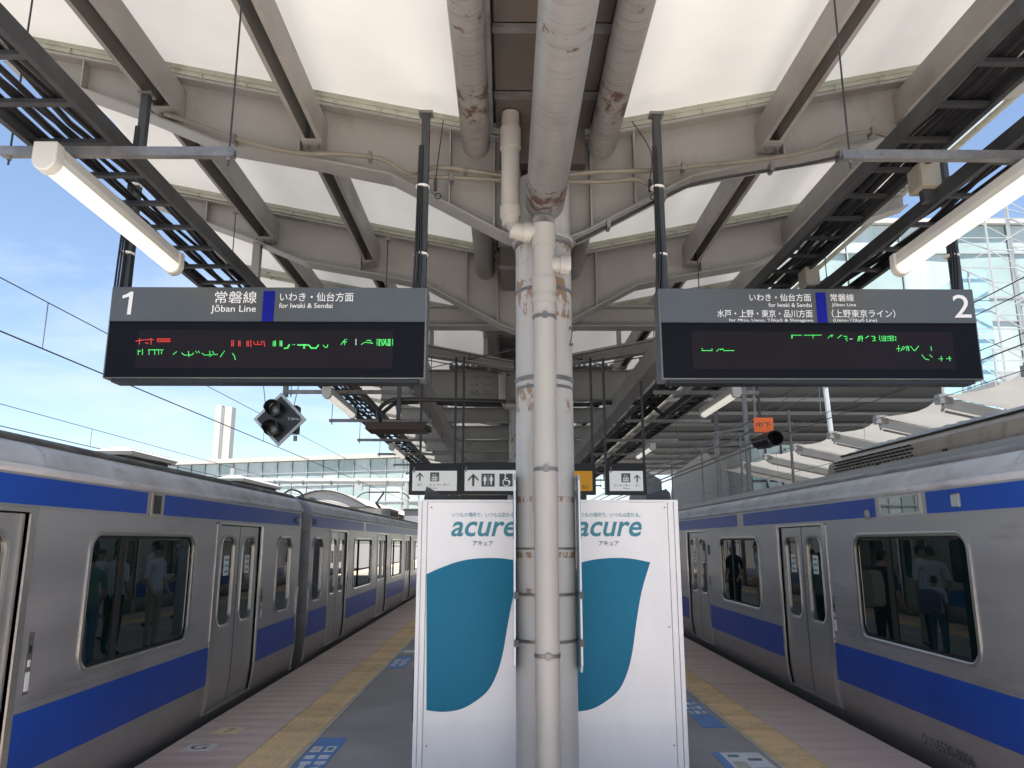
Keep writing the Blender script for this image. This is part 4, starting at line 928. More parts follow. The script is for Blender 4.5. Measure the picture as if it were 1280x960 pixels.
def led(par, data, m, y):
    for s_ in data:
        b = MB(); stroke(b, s_, y); b.build('led_stroke', m, par)
def dep_sign(label, x0, x1, posts, blue, scr):
    Y = 4.80; t = thing('departure_sign', label, 'departure sign', ((x0 + x1) / 2, Y + .12, 3.0))
    h = MB().box(x0, x1, Y + .004, Y + .165, 2.735, 3.352).build('housing', M['sign_edge'], t, bevel=.004)
    MB().box(x0 + .012, x1 - .012, Y - .003, Y + .003, 3.113, 3.346).build('header_panel', M['sign_grey'], t)
    MB().box(x0 + .012, x1 - .012, Y - .001, Y + .003, 2.742, 3.111).build('display_frame', M['sign_black'], t)
    MB().box(scr[0], scr[1], Y - .004, Y - .0015, 2.80, 3.055).build('screen', M['sign_screen'], t)
    MB().box(x0 + .012, x1 - .012, Y - .008, Y + .002, 3.105, 3.113).build('divider', M['sign_black'], t)
    MB().box(x0 + .05, x1 - .05, Y + .02, Y + .14, 2.712, 2.733).build('bottom_rail', M['black'], t)
    MB().box(blue[0], blue[1], Y - .007, Y - .0035, 3.108, 3.322).build('line_colour_bar', M['sign_blue'], t)
    for (x, zt) in posts:
        p = MB().box(x - .028, x + .028, Y + .09, Y + .146, 3.354, zt).build('hanger_post', M['post'], t, bevel=.004)
        for k in range(3):
            MB().tube(curve([(x - .055 + .018 * k, Y + .08, 3.354), (x - .045 + .018 * k, Y + .07, 3.6), (x - .04 + .012 * k, Y + .08, 4.0), (x - .035 + .01 * k, Y + .09, zt - .25)]), .008, 6).build('cable', M['cable'], p, smooth=True)
        for z in (3.62, 4.12): MB().tube([(x - .012, Y + .115, z), (x - .012, Y + .115, z + .012)], .05, 10).build('cable_tie', M['white_text'], p)
        MB().box(x - .05, x + .05, Y + .08, Y + .16, zt, zt + .02).build('fixing_plate', M['galv'], p)
    return t
T = M['white_text']; Yt = 4.7955
s1 = dep_sign('departure sign number 1 with red and green LED fragments, left of the column', -2.598, -.520, [(-.57, 4.68), (-2.57, 4.82)], (-1.597, -1.522), (-2.395, -.735))
MB().prism([(-2.480, 3.160), (-2.456, 3.160), (-2.452, 3.316), (-2.472, 3.316), (-2.498, 3.298), (-2.520, 3.290), (-2.520, 3.270), (-2.476, 3.283)], Yt, Yt + .002).build('platform_number', T, s1)
text('常磐線', -1.915, -1.640, 3.238, 3.321, Yt, T, s1, bold=.003)
text('Jōban Line', -1.935, -1.640, 3.166, 3.226, Yt, T, s1, bold=.004)
text('いわき・仙台方面', -1.488, -1.005, 3.252, 3.314, Yt, T, s1, bold=.003)
text('for Iwaki & Sendai', -1.490, -1.140, 3.207, 3.240, Yt, T, s1, bold=.004)
led(s1, LED_RED, M['led_r'], 4.7945); led(s1, LED_GREEN_L, M['led_g'], 4.7945); led(s1, LED_PALE[:1], M['led_w'], 4.7945)
s2 = dep_sign('departure sign number 2 with green LED fragments, right of the column', 1.010, 3.110, [(1.07, 4.68), (3.08, 4.72)], (2.052, 2.118), (1.215, 2.930))
text('2', 2.962, 3.075, 3.152, 3.310, Yt, T, s2, bold=.003)
text('いわき・仙台方面', 1.612, 2.020, 3.262, 3.314, Yt, T, s2, bold=.003)
text('for Iwaki & Sendai', 1.735, 2.022, 3.222, 3.250, Yt, T, s2, bold=.004)
text('水戸・上野・東京・品川方面', 1.392, 2.022, 3.150, 3.203, Yt, T, s2, bold=.003)
text('for Mito, Ueno, Tōkyō & Shinagawa', 1.468, 2.024, 3.116, 3.142, Yt, T, s2, bold=.004)
text('常磐線', 2.150, 2.306, 3.262, 3.314, Yt, T, s2, bold=.003)
text('Jōban Line', 2.155, 2.315, 3.222, 3.250, Yt, T, s2, bold=.004)
text('（上野東京ライン）', 2.150, 2.570, 3.150, 3.206, Yt, T, s2, bold=.003)
text('(Ueno-Tōkyō Line)', 2.155, 2.445, 3.116, 3.144, Yt, T, s2, bold=.004)
led(s2, LED_GREEN_R, M['led_g'], 4.7945); led(s2, LED_PALE[1:], M['led_w'], 4.7945)
# safety hooks and thin wires beside the posts
for x, lb in ((-.50, 'small hook on a thin wire hanging beside the left sign post'), (1.02, 'small hook on a thin wire hanging beside the right sign post')):
    t = thing('wire_hook', lb, 'hook', (x, 4.98, 4.2))
    MB().tube(curve([(x + (.04 if x < 0 else -.10), 5.05, 4.72), (x + .02, 5.0, 4.45), (x, 4.98, 4.22)]), .004, 5).build('wire', M['cable'], t)
    MB().box(x - .012, x + .012, 4.97, 4.99, 4.13, 4.22).build('buckle', M['dark_steel'], t)
    MB().tube([(x + .02 + .022 * math.cos(a * .7), 4.98, 4.09 + .022 * math.sin(a * .7)) for a in range(10)], .005, 5).build('ring', M['dark_steel'], t)

LEAF_S = [(p.x, p.z) for p in curve([(x, 0, z) for x, z in LEAF[:6]], 4)] + [(p.x, p.z) for p in curve([(x, 0, z) for x, z in LEAF[5:]], 4)][1:]
# ============================================================ DRINKS MACHINES (backs towards the camera)
def vending(label, x0, x1, left):
    Y = 5.75; t = thing('drinks_machine', label, 'drinks machine', ((x0 + x1) / 2, 6.2, 0))
    MB().box(x0 + .004, x1 - .004, Y + .012, Y + .86, .04, 1.99).build('cabinet', M['white_edge'], t, bevel=.006)
    MB().box(x0 + .03, x1 - .03, Y + .03, Y + .8, 0, .04).build('plinth', M['rubber'], t)
    if left: MB().box(x0 + .072, x1 - .001, Y, Y + .010, .05, 1.995).build('cover_panel', M['white_panel'], t, bevel=.003); ex = (x0, x0 + .028, x0 + .033, x0 + .068)
    else: MB().box(x0 + .001, x1 - .080, Y, Y + .010, .05, 1.995).build('cover_panel', M['white_panel'], t, bevel=.003); ex = (x1 - .076, x1 - .036, x1 - .031, x1)
    MB().box(ex[0], ex[1], Y - .004, Y + .010, .05, 2.0).build('edge_strip', M['white_edge'], t, bevel=.003)
    MB().box(ex[2], ex[3], Y - .008, Y + .010, .05, 2.005).build('edge_strip', M['white_edge'], t, bevel=.003)
    MB().box(x0, x1, Y - .002, Y + .012, 1.997, 2.012).build('top_trim', M['white_edge'], t)
    dx = 0 if left else .932
    pts = [(x + dx, z) for x, z in LEAF_S]
    if not left: pts = [(max(x, x0 + .005), z) for x, z in pts]
    MB().prism(pts, Y - .0035, Y - .001).build('leaf_print', M['teal'], t)
    yt = Y - .004
    for zz in (.30, 1.10, 1.955):
        for xx in (x0 + .10, x1 - .10): MB().tube([(xx, Y - .0035, zz), (xx, Y - .0005, zz)], .006, 8).build('screw', M['galv'], t)
    text('acure', -.403 + dx, .082 + dx, 1.742, 1.852, yt, M['teal_text'], t, shear=.25, bold=.014)
    text('いつもの場所で、いつもは変わる。', -.398 + dx, .075 + dx, 1.884, 1.918, yt, M['teal_text'], t)
    text('アキュア', -.242 + dx, -.092 + dx, 1.676, 1.712, yt, M['grey_text'], t, bold=.01)
    return t
vm1 = vending('back of the white drinks machine left of the column with blue leaf print', -.652, .318, True)
vm2 = vending('back of the white drinks machine right of the column with blue leaf print', .322, 1.290, False)
for x0, x1, p, par, lb in ((-.63, -.50, [(0, 0), (.02, .11), (.13, .05), (.13, 0)], vm1, ''), (1.08, 1.27, [(0, 0), (.02, .05), (.16, .09), (.19, .06), (.19, 0)], vm2, '')):
    MB().prism([(x0 + a, 2.013 + c) for a, c in p], 5.90, 5.96).build('top_bracket', M['dark_steel'], par)
MB().box(-.665, -.655, 5.80, 5.95, .45, .80).build('side_clip', M['rubber'], vm1)
# dark cabinets farther along
t = thing('drinks_machine', 'dark drinks machine standing behind the two white ones', 'drinks machine', (.4, 9.2, 0))
MB().box(-.35, 1.15, 8.9, 9.6, 0, 1.95).build('cabinet', M['black'], t, bevel=.01); MB().box(-.2, 1.0, 8.88, 8.895, 1.0, 1.8).build('window', M['glass'], t)

# ============================================================ HANGING SIGNS farther along
def hsign(label, cat, x0, x1, z0, z1, face, frame=.045, top=.10, postx=()):
    Y = 9.8; t = thing('hanging_sign', label, cat, ((x0 + x1) / 2, Y, z0))
    MB().box(x0 - frame, x1 + frame, Y + .004, Y + .16, z0 - frame, z1 + top).build('case', M['black'], t, bevel=.004)
    MB().box(x0, x1, Y - .004, Y + .003, z0, z1).build('sign_face', face, t)
    for x in postx: MB().box(x - .015, x + .015, Y + .06, Y + .09, z1 + top + .001, 4.12).build('hanger_post', M['post'], t)
    MB().box(x0 + .01, x0 + .03, Y - .012, Y - .005, z1 - .02, z1 + .05).build('latch', M['galv'], t)
    return t
def arrow(t, x, z, h, y=9.793):
    b = MB().prism([(x - .018 * h / .2, z), (x + .018 * h / .2, z), (x + .018 * h / .2, z + h * .8), (x - .018 * h / .2, z + h * .8)], y, y + .002)
    for s in (-1, 1): b.prism([(x, z + h), (x + s * h * .42, z + h * .55), (x + s * h * .42, z + h * .38), (x, z + h * .80)], y, y + .002)
    b.build('arrow', M['grey_text'], t)
def person_icon(t, x, z, h, y, m):
    b = MB().prism([(x + .09 * h * math.cos(a), z + h * .9 + .09 * h * math.sin(a)) for a in [k * math.pi / 5 for k in range(10)]], y, y + .002)
    b.prism([(x - .15 * h, z + .78 * h), (x + .15 * h, z + .78 * h), (x + .16 * h, z + .4 * h), (x + .08 * h, z + .4 * h), (x + .07 * h, z), (x - .07 * h, z), (x - .08 * h, z + .4 * h), (x - .16 * h, z + .4 * h)], y, y + .002)
    b.build('figure_symbol', m, t)
def lift(t, x, z, h, label_x0, label_x1, y=9.793):
    p = MB().box(x - h / 2, x + h / 2, y, y + .002, z, z + h).build('lift_symbol', M['grey_text'], t)
    MB().box(x - h * .32, x + h * .32, y - .003, y - .001, z + h * .1, z + h * .52).build('car_symbol', M['lit_white'], p)
    for q in (-.2, 0, .2): MB().box(x + q * h - h * .05, x + q * h + h * .05, y - .005, y - .0035, z + h * .2, z + h * .42).build('rider_symbol', M['grey_text'], p)
    for q in (-.15, .12): MB().prism([(x + q * h - h * .08, z + h * .66), (x + q * h + h * .08, z + h * .66), (x + q * h, z + h * .86)], y - .003, y - .001).build('triangle_symbol', M['lit_white'], p)
e1 = hsign('white elevator sign with an up arrow on its left, left end of the hanging signs', 'hanging sign', -1.195, -.625, 2.345, 2.600, M['lit_white'], postx=(-1.11, -.66))
arrow(e1, -1.10, 2.47, .11); lift(e1, -.91, 2.465, .115, 0, 0); text('エレベーター', -.98, -.72, 2.405, 2.440, 9.794, M['grey_text'], e1, bold=.01); text('出口', -1.13, -1.07, 2.405, 2.440, 9.794, M['grey_text'], e1); text('Elevator', -.98, -.87, 2.372, 2.392, 9.794, M['grey_text'], e1)
e2 = hsign('white restroom sign with up arrow, people and wheelchair symbols, just left of the column', 'hanging sign', -.525, .55, 2.345, 2.610, M['lit_white'], postx=(-.555, .4))
arrow(e2, -.415, 2.405, .16)
for x in (-.225, .005): MB().box(x - .085, x + .085, 9.792, 9.795, 2.400, 2.565).build('symbol_panel', M['grey_text'], e2)
person_icon(e2, -.265, 2.42, .125, 9.788, M['lit_white']); person_icon(e2, -.185, 2.42, .125, 9.788, M['lit_white']); MB().box(-.227, -.223, 9.788, 9.790, 2.41, 2.555).build('divider_line', M['lit_white'], e2)
b = MB().tube([(.01 + .045 * math.cos(R(a)), 9.788, 2.452 + .045 * math.sin(R(a))) for a in range(110, 400, 24)], .006, 6).tube([(-.005, 9.788, 2.535), (-.005, 9.788, 2.475), (.035, 9.788, 2.475), (.055, 9.788, 2.43)], .008, 6).tube([(-.005, 9.789, 2.545), (-.005, 9.787, 2.558)], .013, 8).tube([(-.005, 9.788, 2.505), (.03, 9.788, 2.505)], .006, 6)
b.build('wheelchair_symbol', M['lit_white'], e2)
text('化粧室', .115, .40, 2.49, 2.575, 9.794, M['grey_text'], e2, bold=.01); text('Restrooms', .115, .40, 2.405, 2.46, 9.794, M['grey_text'], e2)
e3 = hsign('orange yellow hanging sign just right of the column', 'hanging sign', .66, 1.115, 2.345, 2.600, M['lit_orange'], postx=(1.13,))
text('出口', .98, 1.06, 2.375, 2.42, 9.794, M['brown'], e3)
e4 = hsign('white elevator sign with an up arrow on its right, right end of the hanging signs', 'hanging sign', 1.335, 1.765, 2.345, 2.600, M['lit_white'], postx=(1.30, 1.80))
lift(e4, 1.545, 2.455, .115, 0, 0); arrow(e4, 1.69, 2.455, .10); text('エレベーター', 1.385, 1.60, 2.40, 2.432, 9.794, M['grey_text'], e4, bold=.01); text('出口', 1.665, 1.715, 2.40, 2.432, 9.794, M['grey_text'], e4); text('Elevator', 1.51, 1.60, 2.37, 2.388, 9.794, M['grey_text'], e4)
t = thing('hanging_board', 'thin dark brown board hanging edge-on below the left sign', 'hanging board', (-1.1, 7.6, 2.85))
MB().box(-1.40, -.80, 7.5, 7.85, 2.80, 2.875).build('board', M['brown'], t, bevel=.01); MB().box(-.80, -.765, 7.55, 7.8, 2.81, 2.85).build('end_cap', M['rubber'], t)
MB().box(-1.11, -1.07, 7.62, 7.66, 2.90, 4.3).build('hanger_post', M['post'], t); MB().box(-1.2, -.98, 7.56, 7.72, 2.876, 2.90).build('mount', M['galv'], t)
MB().tube(curve([(-1.28, 7.66, 2.9), (-1.3, 7.68, 3.02), (-1.2, 7.7, 3.12), (-1.0, 7.7, 3.14), (.0, 7.75, 3.13)]), .022, 8).build('feed_cable', M['cable'], t, smooth=True)

# ============================================================ SIGNALS
t = thing('departure_signal', 'black diamond signal with white border and two hooded lamps above the left train', 'signal', (-3.0, 10, 3.3))
c0, hd = (-3.002, 3.300), .362
def dia(k): return [(c0[0], c0[1] + hd * k), (c0[0] - hd * k * .97, c0[1]), (c0[0], c0[1] - hd * k), (c0[0] + hd * k * .97, c0[1])]
MB().prism(dia(1), 10, 10.03).build('border_plate', M['alu'], t); MB().prism(dia(.86), 9.992, 9.998).build('face_plate', M['black'], t)
for x, z in ((-3.06, 3.43), (-3.07, 3.17)):
    hood = [[(x + r * math.cos(a * math.pi / 9), y - (0.0 if math.sin(a * math.pi / 9) > -.3 else -.08), z + r * math.sin(a * math.pi / 9)) for a in range(18)] for y, r in ((9.99, .105), (9.80, .108), (9.80, .100), (9.985, .095))]
    h = MB().loops(hood).build('hood', M['black'], t, smooth=True)
    MB().loops([[(x + .01 + r * math.cos(a * math.pi / 6), y, z - .01 + r * math.sin(a * math.pi / 6)) for a in range(12)] for r, y in ((.06, 9.985), (.045, 9.965), (.02, 9.95), (.001, 9.948))]).build('lens', M['lens'], h, smooth=True)
text('下本No.3', -2.90, -2.71, 3.285, 3.325, 9.990, M['white_text'], t)
MB().box(-3.0, -2.94, 10.06, 10.12, 3.62, 4.95).build('hanger_post', mat('green_grey_post', (0.12, 0.16, 0.15)), t)
MB().box(-3.12, -2.78, 10.031, 10.22, 3.12, 3.5).build('lamp_case', M['black'], t, bevel=.02)
for a, b_ in (((-3.20, 9.99, 3.5), (-3.25, 9.9, 3.95)), ((-2.82, 9.99, 3.48), (-2.72, 9.9, 3.9))): MB().tube([a, b_], .006, 5).build('guy_wire', M['galv'], t)
MB().box(-2.82, -2.78, 10.05, 10.09, 3.02, 3.09).build('padlock', M['galv'], t)
t = thing('orange_plate_signal', 'orange plate over a round black hooded lamp above the right train', 'signal', (3.44, 10, 3.0))
MB().box(3.305, 3.565, 9.99, 10.0, 3.135, 3.328).build('plate', M['orange'], t); text('中下', 3.335, 3.535, 3.195, 3.272, 9.987, M['dark_text'], t, bold=.01)
for x in (3.345, 3.41): MB().box(x - .014, x + .014, 10.03, 10.058, 3.33 if x > 3.4 else 3.10, 4.9).build('hanger_post', M['dark_steel'] if x > 3.4 else M['galv'], t)
x, z = 3.47, 3.02
hood = [[(x + dx_ + r * math.cos(a * math.pi / 9), y, z + dz_ + r * .9 * math.sin(a * math.pi / 9)) for a in range(18)] for y, r, dx_, dz_ in ((10.15, .05, -.06, 0), (10.13, .11, -.06, 0), (9.98, .115, -.02, -.0), (9.8, .115, .04, .01), (9.8, .105, .04, .01), (9.95, .095, .0, 0))]
MB().loops(hood).build('hood', M['black'], t, smooth=True)
MB().loops([[(x + r * math.cos(a * math.pi / 6), y, z - .01 + r * math.sin(a * math.pi / 6)) for a in range(12)] for r, y in ((.098, 9.965), (.05, 9.945), (.015, 9.935), (.001, 9.934))]).build('lens', M['black'], t, smooth=True)
MB().box(3.42, 3.44, 10.0, 10.02, 3.10, 3.135).build('bracket', M['galv'], t)

# ============================================================ OVERHEAD WIRES
def wire(label, x, z, r=.009, y0=-10, y1=150, sag=0.0, drops=None, zc_=None):
    t = thing('overhead_wire', label, 'overhead wire', (x, 20, z))
    pts = [(x, y, z + sag * ((y - 20) / 25) ** 2) for y in (list(range(y0, 60, 3)) + [80, 110, y1])] if sag else [(x, y0, z), (x, y1, z)]
    MB().tube(pts, r, 6).build('wire', M['cable'], t)
    if drops:
        for y in drops:
            MB().tube([(x, y, zc_), (x, y, z + sag * ((y - 20) / 25) ** 2)], .005, 5).build('dropper', M['galv'], t)
wire('contact wire over the left train', -4.35, 3.48, .007)
wire('upper messenger wire over the left train, with droppers', -4.35, 3.93, .005, drops=(6.95, 13.6, 20.5, 28), zc_=3.48)
wire('contact wire over the second left track', -8.2, 3.55, .008)
wire('upper messenger wire over the second left track, with droppers', -8.2, 3.90, .006, drops=(15, 22, 30), zc_=3.55)
wire('contact wire over the right train', 4.85, 3.52, .007)
wire('middle wire over the right train', 4.85, 3.62, .005)
wire('upper messenger wire over the right train, with droppers', 4.85, 4.13, .006, drops=(11.5, 17.5, 24), zc_=3.62)
wire('contact wire over the second right track', 8.6, 3.75, .008)
wire('upper messenger wire over the second right track, with droppers', 8.6, 4.5, .007, drops=(18, 24, 30), zc_=3.75)
wire('feeder wire high over the second right track', 7.4, 5.2, .008)
# catenary beam and post to the left, far off
t = thing('catenary_gantry', 'white tubular catenary gantry crossing the left tracks', 'gantry', (-7.8, 60, 0))
MB().tube([(-21.5, 60, 6.40), (-5.5, 60, 6.40)], .22, 14).build('beam', M['white_steel'], t, smooth=True)
MB().tube([(-7.75, 60, -1.3), (-7.75, 60, 6.6)], .2, 14).build('post', M['white_steel'], t, smooth=True)
MB().tube([(-21.4, 60, -1.3), (-21.4, 60, 7.4)], .22, 14).build('post', M['white_steel'], t, smooth=True)
for k in range(7): MB().tube([(-20.3 + 2.2 * k, 60, 6.36), (-20.3 + 2.2 * k + .12, 60, 6.36)], .27, 14).build('flange', M['galv'], t)
for x in (-18, -11.5): MB().box(x - .3, x + .3, 59.8, 60.2, 5.7, 6.2).build('clamp', M['white_steel'], t)
MB().tube([(-7.75, 60, 1.8), (-7.75, 60, 2.7)], .34, 12).build('insulator', M['dark_steel'], t)

# ============================================================ BACKGROUND LEFT: glass concourse and tower
def facade(t, p0, p1, z0, rows, ncol, m1, m2, sub, framem, fw=.10):
    """glass wall between two ground points; every pane a part, frames real bars"""
    p0 = Vector((*p0, 0)); p1 = Vector((*p1, 0)); d = (p1 - p0); Lg = d.length; d.normalize(); n = Vector((d.y, -d.x, 0))
    if n.y > 0: n = -n
    ang = math.atan2(d.y, d.x); cw = Lg / ncol; z = z0; rnd = random.Random(3)
    for r_, (h, kind) in enumerate(rows):
        me = {}
        for k in range(ncol):
            key = m1 if rnd.random() < (.75 if kind == 0 else .25) else m2
            if key not in me: me[key] = MB().box(.04, cw - .04, -.03, .03, .04, h - .04).mesh('pane', key)
            o = link(me[key], 'pane', None); q = p0 + d * cw * k; o.location = (q.x, q.y, z); o.rotation_euler = (R(rnd.uniform(-.6, .6)), 0, ang + R(rnd.uniform(-.8, .8))); adopt(o, t)
        a = p0 + n * .06; b_ = p1 + n * .06
        MB().bar((a.x, a.y, z), (b_.x, b_.y, z), fw * 1.2, fw).build('transom', framem, t); z += h
    b = MB()
    for k in range(0, ncol + 1):
        q = p0 + d * cw * k + n * .12; MB().bar((q.x, q.y, z0), (q.x, q.y, z), fw * .7, fw * .9).build('mullion', framem, t)
    return z
t = thing('glass_concourse', 'long pale green glass concourse building beyond the left train', 'building', (-25, 72, 0))
A0, A1 = (-42, 79.0), (-1.5, 66.6)
zt = facade(t, A0, A1, 1.0, [(1.5, 1), (1.3, 0), (1.5, 1), (1.6, 0), (1.2, 1), (1.15, 0)], 26, M['bgglass'], M['bgglass2'], None, M['white_steel'], .07)
MB().prism([(-42, 78.6), (-1.4, 66.2), (2, 80), (-40, 92)], zt, zt + .42, axis=2).build('roof_slab', M['white_wall'], t)
MB().prism([(-42, 79.3), (-1.5, 66.9), (2, 80), (-40, 92)], -1.3, zt - .02, axis=2).build('inner_wall', M['white_wall'], t)
MB().bar((-42, 77.9, 5.25), (-1.5, 65.5, 5.25), .12, .12).build('outer_rail', M['white_steel'], t)
MB().bar((-42, 77.9, 3.4), (-1.5, 65.5, 3.4), .5, .25).build('deck', M['white_steel'], t)
t = thing('white_tower', 'tall slender off-white tower behind the glass concourse', 'tower', (-75, 200, 0))
MB().box(-77.2, -75.6, 200, 203, -1, 37.5).build('shaft', M['white_wall'], t); MB().box(-75.0, -73.0, 200.5, 203.5, -1, 37.2).build('shaft', M['white_wall'], t)
MB().box(-75.62, -74.98, 200.2, 203, -1, 36.9).build('recessed_core', M['station_grey'], t)
t = thing('lattice_mast', 'thin lattice radio mast on the roof of the glass concourse', 'mast', (-14, 110, 9))
for q in (-.4, .4): MB().tube([(-13.6 + q, 110, 8), (-13.6 + q * .5, 110, 15.8)], .05, 5).build('leg', M['white_steel'], t)
for k in range(6): MB().tube([(-14.0, 110, 9 + k * 1.1), (-13.2, 110, 10 + k * 1.1)], .035, 5).build('brace', M['white_steel'], t)
t = thing('left_platform_canopy', 'pale curved canopy of the next platform, showing above the left train', 'canopy', (-9.5, 42, 0))
prof = [(-12.2 + 4.6 * k / 12, 3.6 + .85 * math.sin(math.pi * k / 12)) for k in range(13)]
MB().loops([[(x, 42, z) for x, z in prof], [(x, 75, z) for x, z in prof], ], close=False).loops([[(x, 42, z + .08) for x, z in prof], [(x, 75, z + .08) for x, z in prof]], close=False).build('membrane', M['ac'], t, smooth=True)
MB().tube([(x, 41.95, z + .05) for x, z in prof], .05, 6).build('edge_tube', M['dark_steel'], t)
MB().prism(prof, 42.05, 42.12).build('end_infill', M['white_wall'], t)
for y in (44, 52, 60, 68): MB().tube([(-9.9, y, -1.3), (-9.9, y, 4.3)], .15, 10).build('column', M['white_steel'], t)
t = thing('equipment_shed', 'grey trackside equipment cabin at the far end of the left tracks', 'cabin', (-6.4, 58, 0))
MB().box(-7.2, -5.9, 55, 58, -1.1, 3.9).build('wall', M['station_grey'], t); MB().box(-7.3, -5.8, 54.9, 58.1, 3.9, 4.05).build('roof', M['dark_steel'], t)
for k in range(3):
    t = thing('white_fence', 'white post and rail fence at the far end, ' + ('upper rail', 'middle rail', 'lower rail')[k], 'fence', (-4, 60, 0))
    MB().bar((-8, 62 + k, 3.6 - k * 1.1), (4, 62 + k, 3.6 - k * 1.1), .12).build('rail', M['white_steel'], t)
    for q in range(6): MB().bar((-7.5 + q * 2, 62 + k, -1.3), (-7.5 + q * 2, 62 + k, 3.6 - k * 1.1), .1).build('post', M['white_steel'], t)

# ============================================================ BACKGROUND RIGHT: station building over the tracks
t = thing('station_building', 'large glass fronted station building bridging the right tracks', 'building', (18, 45, 0))
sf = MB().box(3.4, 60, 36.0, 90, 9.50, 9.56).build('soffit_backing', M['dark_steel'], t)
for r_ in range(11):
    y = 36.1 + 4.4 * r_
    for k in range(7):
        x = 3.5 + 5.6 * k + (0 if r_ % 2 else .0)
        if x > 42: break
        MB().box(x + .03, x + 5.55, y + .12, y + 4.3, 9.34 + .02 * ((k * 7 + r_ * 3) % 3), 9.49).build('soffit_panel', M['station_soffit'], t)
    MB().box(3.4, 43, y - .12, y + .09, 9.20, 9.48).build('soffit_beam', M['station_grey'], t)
zt = facade(t, (3.4, 35.6), (44, 35.6), 9.7, [(2.6, 1), (1.2, 1), (2.3, 1), (1.5, 0)], 15, M['bgglass'], M['bgglass2'], None, M['white_steel'], .08)
MB().box(3.3, 44.2, 35.3, 80, zt, zt + .25).build('roof_slab', M['white_wall'], t)
MB().box(3.4, 44, 35.2, 35.5, 9.2, 9.68).build('fascia', M['white_steel'], t)
MB().box(3.5, 43.9, 36.0, 79, 9.6, zt - .01).build('interior', M['station_grey'], t)
# wing of blue glass and lattice stair tower in front of the facade
t = thing('blue_glass_wall', 'slanted pale blue glass wall panel beside the lattice tower', 'glass wall', (20, 31, 0))
for k in range(3):
    for j in range(6):
        z0 = 4.6 + j * 1.45; x0 = 18.3 + k * .82
        top = 12.2 + (x0 - 18.3) * .62
        if z0 + .2 > top: continue
        MB().prism([(x0 + .03, z0 + .03), (x0 + .79, z0 + .03), (x0 + .79, min(z0 + 1.42, top + .5)), (x0 + .03, min(z0 + 1.42, top))], 31.0, 31.05).build('pane', M['blueglass'], t)
    MB().box(18.3 + k * .82 - .03, 18.3 + k * .82 + .03, 30.93, 31.1, 4.6, 12.2 + k * .5).build('mullion', M['white_steel'], t)
for n_, (x0, x1, y, z1, lb) in enumerate(((19.3, 21.6, 28.5, 15.8, 'white lattice steel tower at the right edge, nearer the sign'), (22.4, 25.2, 29.5, 16.8, 'taller white lattice steel tower farther right'))):
    t = thing('lattice_tower', lb, 'lattice tower', ((x0 + x1) / 2, y, 0))
    for x in (x0, x1):
        for yy in (y, y + 2): MB().tube([(x, yy, -1.3), (x, yy, z1)], .045, 6).build('leg', M['white_steel'], t)
    z = 1.0; k = 0
    while z < z1 - 1.2:
        for yy in (y, y + 2):
            MB().bar((x0, yy, z), (x1, yy, z), .04).build('cross_bar', M['white_steel'], t)
            MB().bar((x0 if k % 2 else x1, yy, z), (x1 if k % 2 else x0, yy, z + 1.35), .035).build('brace', M['white_steel'], t)
        for x in (x0, x1): MB().bar((x, y, z), (x, y + 2, z + 1.35), .035).build('brace', M['white_steel'], t)
        z += 1.35; k += 1
# footbridge deck with a railing behind the right end of the sign
t = thing('footbridge', 'white footbridge deck with railings right of the second sign', 'footbridge', (24, 26, 0))
MB().box(17.2, 40, 26, 28, 6.9, 7.25).build('deck', M['station_grey'], t)
for z in (7.6, 8.0, 8.4): MB().bar((17.2, 26, z), (40, 26, z), .05).build('rail', M['white_steel'], t)
for k in range(20): MB().bar((17.3 + k * 1.15, 26, 7.2), (17.3 + k * 1.15, 26, 8.45), .06).build('baluster', M['white_steel'], t)
# glazed stair block and pale walls under the soffit
t = thing('glazed_stair_block', 'green glass stair block under the station building, right of the orange plate', 'stair block', (14.4, 40, 0))
facade(t, (12.9, 40), (16.2, 40), -1.0, [(1.95, 0)] * 4, 4, M['bgglass'], M['bgglass2'], None, M['dark_steel'], .09)
MB().box(12.9, 16.2, 40.4, 46, -1.0, 6.7).build('inner_wall', M['station_grey'], t)
for k in range(2):
    MB().bar((13.2 + k * 1.4, 39.5, 1), (14.6 + k * 1.4, 39.5, 6.5), .1).build('brace', M['white_steel'], t); MB().bar((14.6 + k * 1.4, 39.5, 1), (13.2 + k * 1.4, 39.5, 6.5), .1).build('brace', M['white_steel'], t)
t = thing('pale_gable_wall', 'pale wall with a slanting edge beside the glazed stair block', 'wall', (11, 44, 0))
MB().prism([(8.6, -1), (12.9, -1), (12.9, 3.2), (12.9, 5.6), (11.6, 6.9), (9.8, 5.6)], 44, 44.4).build('wall', M['white_wall'], t)
t = thing('dark_gable_wall', 'darker slanting wall left of the pale gable wall', 'wall', (8, 46, 0))
MB().prism([(6.0, -1), (9.6, -1), (9.4, 5.4), (8.0, 6.2)], 46, 46.4).build('wall', M['station_grey'], t)
for k, (x, y) in enumerate(((7.0, 18.5), (7.0, 22.5), (7.0, 27), (7.0, 32), (7.0, 38), (9.6, 30), (10.1, 36))):
    t = thing('catenary_pole', 'slender grey catenary pole beyond the right train, ' + ordn[k], 'pole', (x, y, -1.1), 'catenary poles beyond the right train')
    MB().tube([(x, y, -1.2), (x, y, 4.9 if k < 5 else 9.2)], .035 if k < 5 else .10, 8).build('post', M['dark_steel'], t)
    if k < 5:
        MB().bar((x - 2.2, y, 4.3), (x + .1, y, 4.6), .03).build('arm', M['dark_steel'], t)
t = thing('walkway_rail', 'dark sloping bundle of pipes and rails running back under the station building', 'pipe rack', (6.2, 25, 3.8))
for q, (z, x) in enumerate(((3.95, 6.0), (4.15, 6.2), (4.4, 6.1), (4.75, 6.3))): MB().bar((x, 15.5 + q, z), (x, 60, z), .03, .04).build('pipe', M['cable'], t)
